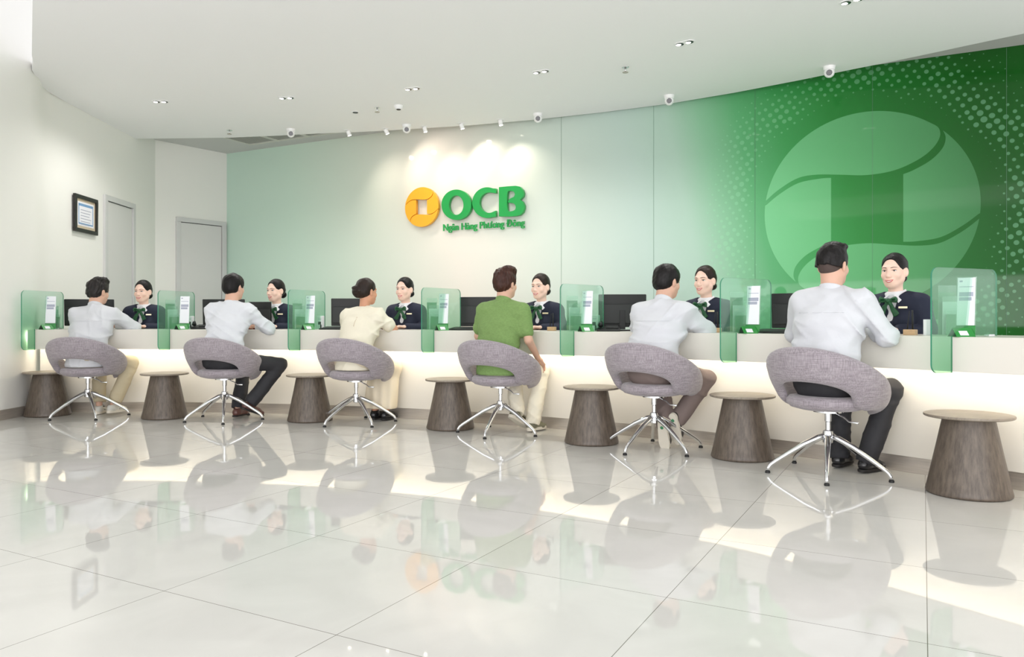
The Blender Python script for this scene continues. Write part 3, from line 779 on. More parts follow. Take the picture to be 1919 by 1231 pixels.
def leaflet(px, label):
    p, rz = place(px, CR - 0.19); t = thing('leaflet_stand', label, 'leaflet stand', p, rz + 0.25, 'white leaflets in stands beside the glass')
    th = math.radians(8); R = Matrix.Rotation(-th, 3, 'X')
    def q(x0, x1, z0, z1, d0, th_, name, m, par=t):
        O = R @ Vector((0, d0, 0)); return MB().slab([(x0, z0), (x1, z0), (x1, z1), (x0, z1)], O + Vector((0, 0, 0.01)), R @ Vector((1, 0, 0)), R @ Vector((0, 0, 1)), th_).build(name, m, par)
    q(-.050, .050, 0.05, .34, 0, .004, 'back_plate', M['acrylic'])
    pp = q(-.045, .045, .055, .335, -.004, .002, 'paper', M['paper'])
    MB().box((0, 0.02, 0.003), (.12, .10, .006)).build('base_plate', M['acrylic'], t)
    q(-.05, .05, 0.0, .055, 0, .004, 'green_strip', M['green_print'])
    ln = MB()
    for z0, z1, x1 in ((.31, .32, -.02), (.28, .284, .036), (.225, .25, .036), (.20, .22, .028)):
        O = R @ Vector((0, -.0061, 0)); ln.slab([(-.036, z0), (x1, z0), (x1, z1), (-.036, z1)], O + Vector((0, 0, .01)), R @ Vector((1, 0, 0)), R @ Vector((0, 0, 1)), .0005)
    ln.build('printed_lines', M['ink'], pp)
for px, s in zip((94, 345, 580, 830, 1099, 1410, 1809), STN): leaflet(px, 'white leaflet stand ' + s)
def rack(px, label):
    p, rz = place(px, CR + 0.10 if px > 100 else CR); t = thing('brochure_rack', label, 'brochure rack', p, rz + 0.9)
    for i, (y, h) in enumerate(((-.06, .15), (-.02, .24), (.03, .31))):
        MB().box((0, y, h / 2 + .004), (.11, .004, h)).build('acrylic_pocket', M['acrylic'], t)
        MB().box((0, y + .008, h * .45), (.10, .006, h * .85)).build('brochure', M['green_print'] if i != 1 else M['white_pl'], t)
    MB().box((0, 0, .003), (.12, .16, .006)).build('base_plate', M['acrylic'], t)
for px, s in zip((98, 322, 560, 812, 1075, 1384, 1780), STN): rack(px, 'clear brochure rack ' + s)
def tent(px, label):
    p, rz = place(px, CR - 0.235); t = thing('tent_card', label, 'tent card', p, rz + 1.0, 'small green tent cards beside the glass')
    MB().slab([(-.045, 0), (.045, 0), (0, .052)], (-.055, 0, 0), (0, 1, 0), (0, 0, 1), .11).build('card', M['green_print'], t)
    MB().slab([(-.038, .003), (.038, .003), (0, .046)], (-.0555, 0, 0), (0, 1, 0), (0, 0, 1), -.001).build('dark_end', M['black'], t)
    MB().slab([(-.03, .012), (.02, .012), (.02, .045), (-.03, .045)], (0, -.0455, -0.001), (1, 0, 0), (0, .65, .76), .001).build('white_patch', M['paper'], t)
for px, s in zip((87, 340, 577, 828, 1098, 1402, 1802), STN): tent(px, 'green tent card ' + s)
def terminal(px, label):
    p, rz = place(px, CR + 0.02); t = thing('card_terminal_box', label, 'device', p, rz)
    MB().box((0, 0, .07), (.062, .05, .14)).build('body', M['white_pl'], t, bevel=.005)
    MB().slab(rrect(-.016, .016, .05, .08, .006), (0, -.025, 0), (1, 0, 0), (0, 0, 1), .002).build('dark_badge', M['black'], t)
    MB().slab([(-.02, .105), (.02, .105), (.02, .11), (-.02, .11)], (0, -.025, 0), (1, 0, 0), (0, 0, 1), .001).build('printed_line', M['ink'], t)
    MB().box((.016, -.027, .028), (.012, .01, .045)).build('dark_clip', M['black'], t, bevel=.002)
for px, s in ((357, STN[1]), (601, STN[2]), (1116, STN[4])): terminal(px, 'small white upright box ' + s)
def phone(px, label):
    p, rz = place(px, CR + 0.06); t = thing('desk_phone', label, 'phone', p, rz + 0.5)
    MB().slab([(-.09, 0), (.09, 0), (.09, .045), (-.09, .018)], (-.10, 0, 0), (0, 1, 0), (0, 0, 1), .20).build('body', M['black'], t, bevel=.006)
    MB().tube([(-.065, -.07, .052), (-.065, -.05, .064), (-.065, .05, .078), (-.065, .075, .07)], [.022, .015, .015, .022], 12).build('handset', M['black2'], t, smooth=True)
    MB().slab([(-.02, -.06), (.085, -.06), (.085, .05), (-.02, .05)], (0, 0, .036), (1, 0, 0), (0, .989, .148), .006).build('keypad', M['black2'], t)
phone(376, 'black desk phone left of the man with crossed legs'); phone(1140, 'black desk phone left of the man in pale sneakers')
def tablet(px, label):
    p, rz = place(px, CR - 0.02); t = thing('signature_tablet', label, 'tablet', p, rz + 0.1)
    MB().slab([(-.09, 0), (.09, 0), (.09, .032), (-.09, .012)], (-.13, 0, 0), (0, 1, 0), (0, 0, 1), .26).build('body', M['black'], t, bevel=.004)
    MB().slab([(-.11, -.07), (.11, -.07), (.11, .07), (-.11, .07)], (0, 0, .0225), (1, 0, 0), (0, .9938, .111), .002).build('screen', M['black2'], t)
for px, w in ((627, 'left of the woman in cream'), (868, 'left of the man in green'), (1448, 'left of the nearest seated man')): tablet(px, 'flat black signature tablet ' + w)
def monitor(px, yaw, w, h, label, rho=CR + 0.30, top=None):
    p, rz = place(px, rho); t = thing('monitor', label, 'monitor', p, rz + yaw, 'black monitors seen from behind')
    zb = .035; R = Matrix.Rotation(math.radians(-4), 3, 'X')
    MB().slab(rrect(-w / 2, w / 2, zb, zb + h, .008), (0, .01, 0), (1, 0, 0), (0, -.05, 1), .016).build('screen_back', M['black'], t, bevel=.003)
    MB().slab(rrect(-w * .47, w * .47, zb + .03, zb + h * .7, .015), (0, -.006, 0), (1, 0, 0), (0, -.03, 1), .022).build('rear_housing', M['black2'], t, bevel=.006)
    MB().slab(rrect(-w / 2 + .01, w / 2 - .01, zb + .01, zb + h - .01, .004), (0, .014, 0), (1, 0, 0), (0, -.05, 1), -.004).build('display', M['lens'], t)
    MB().box((0, -.03, .10), (.05, .02, .17), M=R).build('stand_neck', M['black'], t, bevel=.003)
    MB().box((0, -.005, .006), (.20, .15, .012)).build('stand_base', M['black'], t, bevel=.004)
for px, yaw, w, h, lab in ((168, .15, .50, .29, 'black monitor back behind the farthest seated man'), (420, .1, .46, .29, 'black monitor back hidden behind the head of the crossed legged man'),
        (488, .1, .25, .26, 'black monitor beside the second clerk from the left'), (657, .35, .40, .29, 'black monitor back left of the woman in cream'),
        (905, .3, .46, .29, 'black monitor back behind the man in green'), (1166, .55, .42, .29, 'black monitor back fully visible left of the man in pale sneakers'), (1500, .2, .42, .265, 'black monitor back left of the nearest seated man')):
    monitor(px, yaw, w, h, lab)
def pen_block(px, label):
    p, rz = place(px, CR + 0.02); t = thing('pen_stand', label, 'pen stand', p, rz)
    MB().box((0, 0, .018), (.075, .04, .036)).build('wooden_block', M['wood_block'], t, bevel=.003)
    MB().tube([(-.02, 0, .034), (-.005, 0, .155)], [.004, .0025]).build('pen', M['black'], t, smooth=True)
    MB().tube([(.015, 0, .034), (.012, 0, .16)], [.006, .005]).build('pen', M['black'], t, smooth=True)
for px, w in ((1034, 'before the clerk facing the man in green'), (1342, 'before the clerk facing the man in pale sneakers'), (1706, 'before the nearest clerk')): pen_block(px, 'pale wooden pen stand with black pens ' + w)
p, rz = place(1738, CR + 0.05); t = thing('paper_holder', 'small white upright paper holder beside the glass right of the nearest clerk', 'holder', p, rz)
MB().box((0, 0, .05), (.02, .07, .10)).build('holder_body', M['white_pl'], t, bevel=.002)
MB().box((-.011, 0, .055), (.002, .05, .07)).build('printed_face', M['ink'], t)
p, rz = place(472, CR - 0.12); t = thing('red_wallet', 'red wallet on the counter under the arm of the man with crossed legs', 'wallet', p, rz + .3)
MB().slab(rrect(-.05, .05, 0, .07, .01), (0, -.005, 0), (1, 0, 0), (0, .25, .97), .018).build('cover', M['red'], t, bevel=.004)
MB().slab([(-.05, .03), (.05, .03), (.05, .036), (-.05, .036)], (0, -.0055, 0), (1, 0, 0), (0, .25, .97), .020).build('flap', M['shoe_brn'], t)

# ------------------------------------------------------------------ ceiling fittings
def tangent_rz(p): return -math.atan2(p.x - CX, p.y - CY)
DL = [((301, 190), 'leftmost twin ceiling downlight, above the far door corner'), ((537, 183), 'twin ceiling downlight second from the left'), ((773, 166), 'twin ceiling downlight above the sign'),
      ((1014, 134), 'twin ceiling downlight right of the sign'), ((1283, 80), 'twin ceiling downlight above the green wall edge'), ((1597, 1), 'nearest twin ceiling downlight at the top edge')]
for (x, y), lab in DL:
    p = at_z(x, y, ZSOF); t = thing('downlight', lab, 'ceiling light', p, tangent_rz(p), 'twin ceiling downlights')
    MB().slab(rrect(-.10, .10, -.05, .05, .045), (0, 0, -.006), (1, 0, 0), (0, 1, 0), .006).build('trim', M['white_dome'], t, bevel=.002)
    for sx in (-.048, .048):
        c = MB().lathe([(.036, -.0085), (.038, -.0055)], 24, (sx, 0, 0)).build('lamp_well', M['lens'], t)
        MB().lathe([(.020, -.0105), (.024, -.0085)], 20, (sx - .012, .0, 0)).build('lamp', M['lamp_em'], c)
    spot('downlight_beam', (p.x, p.y, p.z - .03), (p.x, p.y, 0), 62, 155, 0.6, (1, .965, .94), .08)
for (x, y), lab in (((666, 210), 'small round ceiling spotlight left of the sprinkler'), ):
    p = at_z(x, y, ZSOF); t = thing('ceiling_spot', lab, 'ceiling light', p)
    MB().lathe([(.045, -.006), (.05, 0)], 24).build('trim', M['white_dome'], t); MB().lathe([(.03, -.012), (.034, -.006)], 20).build('lamp', M['lens'], t)
SPX = [(652, 243), (722, 240), (795, 236), (864, 230), (937, 223)]
tgt = [(757, 395), (822, 330), (880, 395), (925, 330), (1000, 385)]
for i, ((x, y), tp) in enumerate(zip(SPX, tgt)):
    p = at_z(x, y + 1.5, ZSOF); t = thing('sign_spotlight', 'small ceiling spotlight lighting the sign, ' + ('leftmost', 'second from the left', 'middle', 'second from the right', 'rightmost')[i] + ' of five', 'spotlight', p, 0, 'row of sign spotlights')
    MB().lathe([(.05, -.005), (.052, 0)], 24).build('trim', M['white_dome'], t)
    u, z = wall_uz(*tp); q = Vector((WA.x + WU.x * u, WA.y + WU.y * u, z)); d = (q - p).normalized()
    d = (d * 0.7 + Vector((0, 0, -0.7))).normalized()
    MB().tube([Vector((0, 0, -.004)), d * .07], .028, 16).build('lamp_head', M['white_dome'], t, smooth=True, angle=40)
    MB().tube([d * .0702, d * .073], .022, 16).build('lamp', M['lamp_warm'], t)
    spot('sign_beam', p + d * .09, q, 18, 95, 1.0, (1, .84, .73), .03)
for x, y, lab in ((430, 246, 'fire sprinkler over the far left grille'), (707, 204, 'fire sprinkler beside the ceiling detector'), (1172, 128, 'fire sprinkler on the ceiling right of the sign')):
    p = at_z(x, y - 2, ZSOF); t = thing('sprinkler', lab, 'sprinkler', p)
    MB().lathe([(.035, -.004), (.037, 0)], 20).build('rosette', M['chrome'], t)
    MB().tube([(0, 0, -.002), (0, 0, -.05)], .010).build('body', M['chrome'], t, smooth=True)
    MB().lathe([(.03, -.055), (.03, -.05)], 16).build('deflector', M['steel'], t)
p = at_z(747, 198, ZSOF); t = thing('smoke_detector', 'white smoke detector on the ceiling above the sign', 'detector', p)
MB().lathe([(.035, -.045), (.05, -.03), (.055, 0)], 24).build('housing', M['white_dome'], t, smooth=True, angle=40); MB().lathe([(.02, -.052), (.03, -.045)], 20).build('sensor', M['black2'], t)
CAM = [((545, 250), 'leftmost white dome camera under the grey ceiling edge'), ((762, 242), 'white dome camera above the orange emblem'), ((1008, 221), 'white dome camera right of the sign'),
       ((1254, 187), 'white dome camera over the pale green wall'), ((1554, 133), 'nearest white dome camera above the green emblem wall')]
for (x, y), lab in CAM:
    p = at_z(x, y - 8, ZSOF); t = thing('security_camera', lab, 'camera', p, 0, 'white dome cameras along the ceiling edge')
    MB().lathe([(.04, -.045), (.055, -.035), (.06, 0)], 28).build('mount', M['white_dome'], t, smooth=True, angle=40)
    b = MB().ellipsoid((0, 0, -.06), (.052, .052, .052), 24).build('ball', M['white_dome'], t, smooth=True)
    d = (Vector((0, 0, 1.2)) - p).normalized()
    MB().tube([Vector((0, 0, -.06)) + d * .040, Vector((0, 0, -.06)) + d * .052], [.030, .026], 20).build('lens', M['lens'], b, smooth=True, angle=40)
# linear air grille in the grey ceiling
g = [at_z(x, y, ZTOP) for x, y in ((405, 259), (470, 271), (600, 256.5), (540, 250))]
gt = thing('air_grille', 'pale square ceiling air grille in the grey ceiling corner', 'grille', (g[1].x, g[1].y, ZTOP), wall_rot)
def grille(x0, x1, y0, y1, nm):
    fr = MB()
    for a, b, c, d in ((x0, x1, y0, y0 + .03), (x0, x1, y1 - .03, y1), (x0, x0 + .03, y0 + .03, y1 - .03), (x1 - .03, x1, y0 + .03, y1 - .03)): fr.box(((a + b) / 2, (c + d) / 2, -.006), (b - a, d - c, .012))
    f = fr.build(nm, M['grille_w'], gt); s = MB()
    k = y0 + .05
    while k < y1 - .04: s.box(((x0 + x1) / 2, k, -.004), (x1 - x0 - .06, .012, .008)); k += .035
    s.build('slats', M['grille'], f)
grille(0, .58, -.58, 0, 'frame'); grille(.59, 1.17, -.58, 0, 'frame'); grille(1.18, 1.76, -.58, 0, 'frame')

# ------------------------------------------------------------------ wall sign
def from_curve(splines, ext, bev=0.0):
    cu = bpy.data.curves.new('c', 'CURVE'); cu.dimensions = '2D'; cu.fill_mode = 'BOTH'; cu.extrude = ext / 2; cu.bevel_depth = bev; cu.bevel_resolution = 1
    for P in splines:
        s = cu.splines.new('POLY'); s.points.add(len(P) - 1); s.use_cyclic_u = True
        for i, p in enumerate(P): s.points[i].co = (p[0], p[1], 0, 1)
    o = bpy.data.objects.new('c', cu); COL.objects.link(o); dg = bpy.context.evaluated_depsgraph_get()
    me = bpy.data.meshes.new_from_object(o.evaluated_get(dg)); bpy.data.objects.remove(o); return me
def wall_mesh(me, off, name, m, parent):
    for v in me.vertices: v.co = (v.co.x, -off - v.co.z, v.co.y)
    me.name = name; me.materials.clear(); me.materials.append(m)
    o = bpy.data.objects.new(name, me); COL.objects.link(o); o.parent = parent; return o
SG = thing('wall_sign', 'raised orange emblem and green OCB letters sign on the glass wall', 'sign', (WA.x, WA.y, 0), wall_rot)
ecx, ecz = wall_uz(795, 389); er = (wall_u(826.5) - wall_u(764.5)) / 2
def small_petals():
    top = cir(170, 52, 36) + catmull([(.616, .788), (.665, .72), (.655, .62), (.56, .48), (.38, .385), (.18, .365), (-.07, .385), (-.33, .41), (-.55, .41), (-.72, .36), (-.86, .27), (-.985, .174)], 6)[1:-1]
    right = cir(46, -8, 24) + catmull([(.99, -.139), (.87, -.235), (.73, -.325), (.55, -.38), (.33, -.375)], 6)[1:] + catmull([(.33, .34), (.42, .36), (.585, .45), (.68, .58), (.69, .68), (.695, .719)], 6)[:-1]
    rot = lambda L: [Vector((-p.x, -p.y)) for p in L]
    return [top, right, rot(top), rot(right)]
for P in small_petals():
    wall_mesh(from_curve([[(ecx + p.x * er, ecz + p.y * er) for p in P]], .05), .045, 'emblem_petal', M['logo_orange'], SG)
def cp(x, y): return (730 + x / 6.397, 320 + y / 6.397)
def wz(pts): return [wall_uz(*cp(*p)) for p in pts]
def elp(cx, cy, rx, ry, a0=0, a1=360, n=64): return [(cx + rx * math.cos(math.radians(a0 + (a1 - a0) * i / n)), cy + ry * math.sin(math.radians(a0 + (a1 - a0) * i / n))) for i in range(n)]
O_ = [wz(elp(832, 415, 178, 181)), wz(elp(830, 420, 87, 116))]
C_ = [wz([(1305, 222)] + elp(1200, 390, 178, 183, -68, -292, 48) + [(1303, 556), (1303, 486)] + elp(1225, 390, 117, 122, 68, 292, 40)[2:-2] + [(1305, 278)])]
B_ = [wz([(1340, 206), (1440, 196), (1540, 190), (1590, 200), (1625, 235), (1637, 275), (1630, 315), (1600, 345), (1592, 357), (1625, 378), (1643, 420), (1642, 460), (1625, 505), (1590, 538), (1540, 551), (1440, 556), (1340, 554)]),
      wz([(1437, 252), (1490, 248), (1522, 262), (1532, 290), (1520, 322), (1480, 338), (1452, 362), (1447, 392), (1490, 390), (1528, 405), (1543, 440), (1535, 475), (1500, 492), (1437, 498)])]
def chaikin(P, n=2):
    for _ in range(n):
        Q = []
        for i in range(len(P)):
            a, b_ = Vector(P[i]), Vector(P[(i + 1) % len(P)])
            Q += [a * .8 + b_ * .2, a * .2 + b_ * .8]
        P = Q
    return P
B_ = [B_[0], chaikin(B_[1])]
for nm, sp in (('letter_o', O_), ('letter_c', C_), ('letter_b', B_)):
    wall_mesh(from_curve(sp, .05), .045, nm, M['logo_green'], SG)
def text_mesh(body, ext=.004):
    tx = bpy.data.curves.new('t', 'FONT'); tx.body = body; tx.extrude = ext; tx.size = 1
    to = bpy.data.objects.new('t', tx); COL.objects.link(to); dg = bpy.context.evaluated_depsgraph_get()
    m = bpy.data.meshes.new_from_object(to.evaluated_get(dg)); bpy.data.objects.remove(to); return m
horn_x = max(v.co.x for v in text_mesh('Ng\u00e2n H\u00e0ng Ph\u01b0o').vertices)
me = text_mesh('Ng\u00e2n H\u00e0ng Ph\u01b0ong \u0110\u00f4ng')
xh = max(v.co.y for v in text_mesh('o').vertices)
xs = [v.co.x for v in me.vertices]; x0, x1 = min(xs), max(xs)
ua, za = wall_uz(833, 432.5); ub, zb_ = wall_uz(985, 429)
sx = (ub - ua) / (x1 - x0)
tmap = lambda x, y, z: (ua + (x - x0) * sx, za - 0.005 + y * sx * 1.12, z)
for v in me.vertices: v.co = tmap(*v.co)
tv = [v.co.copy() for v in me.vertices]; tf = [list(p.vertices) for p in me.polygons]; tb = MB()
for k, dx in enumerate((0, -.005, .005)): tb.add([(v.x + dx, v.y, v.z - .0006 * k) for v in tv], tf)      # stroke weight
hp = [(-.09, -.06), (-.02, -.02), (.0, .03), (-.01, .09), (.055, .09), (.055, .03), (.03, -.03), (-.04, -.09)]     # horn of the o
nh = len(hp); hv = [tmap(horn_x - .02 + a, xh + b_, z) for z in (-.004, .0038) for a, b_ in hp]
tb.add(hv, [list(range(nh))[::-1], list(range(nh, 2 * nh))] + [[i, (i + 1) % nh, nh + (i + 1) % nh, nh + i] for i in range(nh)])
me = bpy.data.meshes.new('tagline'); me.from_pydata(tb.v, [], tb.f)
wall_mesh(me, .03, 'tagline', M['logo_green'], SG)

# ------------------------------------------------------------------ people
V3 = lambda *a: np.array(a, float)
def lerp(a, b, t): return np.array(a, float) * (1 - t) + np.array(b, float) * t
_hand_cache = {}
def hand_local(side, curl):
    key = (side, curl)
    if key in _hand_cache: return _hand_cache[key]
    f = Field((-.075, -.04, -.09), (.075, .21, .04), .0035); s = side
    f.limb((0, -.03, 0), (0, .02, 0), (.026, .020), (.030, .018), k=.01)
    f.limb((0, .02, 0), (0, .085, 0), (.033, .014), (.041, .013), k=.015)
    for i, (x, L, r) in enumerate(((.029, .070, .0085), (.010, .080, .0088), (-.010, .074, .0085), (-.028, .058, .0075))):
        p = V3(x * s, .086 - abs(x) * .15, 0); a = curl * .5 + .08 * i * curl; sp = x * s * 1.4
        for seg, fr in enumerate((.45, .32, .26)):
            q = p + V3(sp * .3, math.cos(a), -math.sin(a)) * L * fr
            f.limb(p, q, r * (1 - .08 * seg), r * (1 - .08 * (seg + 1)), k=.004 if seg else .008); p = q; a += curl * .9
    f.limb((s * .022, .02, -.006), (s * .046, .052, -.014), .015, .011, k=.012)
    f.limb((s * .046, .052, -.014), (s * .052, .085, -.026), .0105, .0085, k=.004)
    _hand_cache[key] = f.mesh(); return _hand_cache[key]
def hand(W, d, back, side, curl=.5, sc=1.0):
    d = Vector(d).normalized(); b = Vector(back); b = (b - d * b.dot(d)).normalized(); x = d.cross(b)
    Mx = Matrix((x * sc, d * sc, b * sc)).transposed().to_4x4(); Mx.translation = Vector(W)
    return xf(hand_local(side, curl), Mx)

def head_field(female, nb):
    f = Field((-.105, -.150, -.26), (.105, .135, .135), .004); g = 0.93 if female else 1.0
    f.ell((0, -.020, .035), (.074 * g, .092, .080), k=0)
    f.ell((0, .012, -.018), (.063 * g, .068, .080), k=.03)
    f.ell((0, .040, -.083), ((.024 if female else .030), .026, .022), k=.035)
    for s in (-1, 1):
        f.limb((s * .048 * g, .0, -.052), (s * .018, .045, -.088), .024, .018, k=.03)
        f.ell((s * .036, .052, -.030), (.023, .020, .022), k=.022)
        f.limb((s * .008, .074, .020), (s * .042, .060, .022), .009, .008, k=.018)
        f.ell((s * .030, .088, .002), (.017, .013, .010), k=.014, mode='s')
        f.ell((s * (.073 * g + .006), -.014, -.010), (.011, .020, .031), k=.006, R=np.array(Matrix.Rotation(s * .35, 3, 'Z')))
        f.ell((s * (.073 * g + .014), -.004, -.006), (.006, .010, .016), k=.005, mode='s')
        f.ell((s * .011, .086, -.036), (.008, .009, .007), k=.008)
    f.limb((0, .074, .008), (0, .093, -.030), .007, .0105, k=.014)
    f.ell((0, .070, -.062), (.026, .014, .016), k=.02)
    f.limb((0, -.026, -.055), nb, (.042 if female else .056), (.047 if female else .061), k=.035)
    return f

def head_features(root, f, T, female, smile=True):
    def put(mb, name, m):
        mb.v = [tuple(T @ Vector(v)) for v in mb.v]; return mb.build(name, m, root, smooth=True)
    sy = f.surf_y
    for s in (-1, 1):
        x0, z0 = s * .0305, .001; y0 = sy(x0, z0)
        put(MB().ellipsoid((x0, y0 - .0045, z0), (.0135, .008, .0052 if smile else .006), 16), 'eye', M['eye_w'])
        put(MB().ellipsoid((x0, y0 + .0010, z0 + .0003), (.0056, .0030, .0050), 14), 'iris', M['iris'])
        pts = [(x0 + s * dx, max(sy(x0 + s * dx, z0 + .004), y0 - .002) + .0016, z0 + .0058 - (dx * 60) ** 2 * .0042 + dx * .05) for dx in np.linspace(-.014, .016, 8)]
        put(MB().tube(pts, [.0008, .0014, .0017, .0018, .0018, .0018, .0016, .0008], 6), 'eyelash', M['lash'])
        pts = [(x0 + s * dx, sy(x0 + s * dx, z0 + .020) + .0004, z0 + .0195 + .004 * math.cos((dx - .003) * 80)) for dx in np.linspace(-.018, .022, 8)]
        put(MB().tube(pts, [.0015, .0024, .0026, .0024, .0021, .0018, .0013, .0007], 6), 'eyebrow', M['brow'])
    zm = -.064; W = .027 if smile else .023
    def lipc(off, zo, cur, wd=W):
        out = []
        for x in np.linspace(-wd, wd, 11):
            z = zm + zo * (1 - (x / wd) ** 2) + cur * (x / wd) ** 2; out.append((x, sy(x, z) + off, z))
        return out
    if smile:
        up = lipc(.0006, .0015, .0065); lo = lipc(.0004, -.0100, .0062)
        tb = MB(); A = lipc(.0012, .0005, .0055, W * .88); B = lipc(.0010, -.0075, .0050, W * .88)
        nA = len(A); tb.add(A + B + [(p[0], p[1] - .004, p[2]) for p in A] + [(p[0], p[1] - .004, p[2]) for p in B],
            [[i, i + 1, nA + i + 1, nA + i] for i in range(nA - 1)] + [[2 * nA + i, 3 * nA + i, 3 * nA + i + 1, 2 * nA + i + 1] for i in range(nA - 1)]
            + [[i, 2 * nA + i, 2 * nA + i + 1, i + 1] for i in range(nA - 1)] + [[nA + i, nA + i + 1, 3 * nA + i + 1, 3 * nA + i] for i in range(nA - 1)])
        put(tb, 'teeth', M['teeth'])
    else:
        up = lipc(.0006, .001, .001); lo = lipc(.0006, -.005, .001)
    R = [.0008, .0018, .0026, .0030, .0031, .0028, .0031, .0030, .0026, .0018, .0008]
    put(MB().tube(up, [r * .85 for r in R], 8), 'upper_lip', M['lip']); put(MB().tube(lo, [r * 1.05 for r in R], 8), 'lower_lip', M['lip'])

def hair_field(style, seed):
    f = Field((-.115, -.185, -.13), (.115, .125, .165), .004)
    if style == 'bun' or style == 'chignon':
        f.ell((0, -.022, .038), (.0775, .098, .087), k=0)
        f.ell((0, -.055, -.005), (.066, .064, .060), k=.03)
        f.ell((0, .105, -.012), (.074, .086, .106), k=.006, mode='s')
        for s in (-1, 1): f.ell((s * .094, -.002, -.022), (.038, .034, .046), k=.008, mode='s')
        if style == 'chignon':
            f.ell((-.012, -.098, .000), (.058, .048, .062), k=.012); f.ell((-.02, -.128, .028), (.042, .020, .020), k=.006); f.ell((.004, -.132, -.006), (.044, .020, .018), k=.006)
            f.noise(.0016, 110, seed, (1, 1, .5))
        else:
            f.ell((0, -.112, -.045), (.044, .036, .036), k=.010); f.noise(.0009, 120, seed, (1, .3, 1))
        f.limb((0, .06, .128), (0, -.02, .140), .003, .003, k=.004, mode='s')
    else:
        top = {'quiff': .012, 'flat': .004, 'fade': .010, 'round': .006, 'messy': .012}[style]
        hw = .955 if style == 'fade' else 1.0
        f.ell((0, -.020, .038), (.087 * hw, .105 * hw, .089 + top), k=0)
        f.ell((0, -.054, -.018), (.074 * hw, .064 * hw * hw, .060), k=.03)
        if style in ('quiff', 'messy'):
            f.ell((.005, .035, .108), (.062, .050, .034), k=.03); f.ell((.035, -.01, .118), (.045, .055, .026), k=.02)
        if style == 'fade':
            f.ell((.0, .02, .112), (.066, .066, .028), k=.02)
        f.ell((0, .112, -.030), (.080, .075, .095), k=.010, mode='s')
        for s in (-1, 1): f.ell((s * .096, .000, -.036), (.038, .036, .056), k=.008, mode='s')
        if style == 'fade': f.cut((0, -.06, -.014), (0, -.25, -1))
        f.noise(.0030 if style in ('messy', 'quiff') else .0018, 85, seed, (1, 1, .45)).noise(.0022 if style in ('messy', 'quiff') else .0014, 190, seed + 1, (1, 1, .35))
    f.cut((0, -.06, -.078 if style not in ('bun', 'chignon') else -.068), (0, .35, -1)); return f

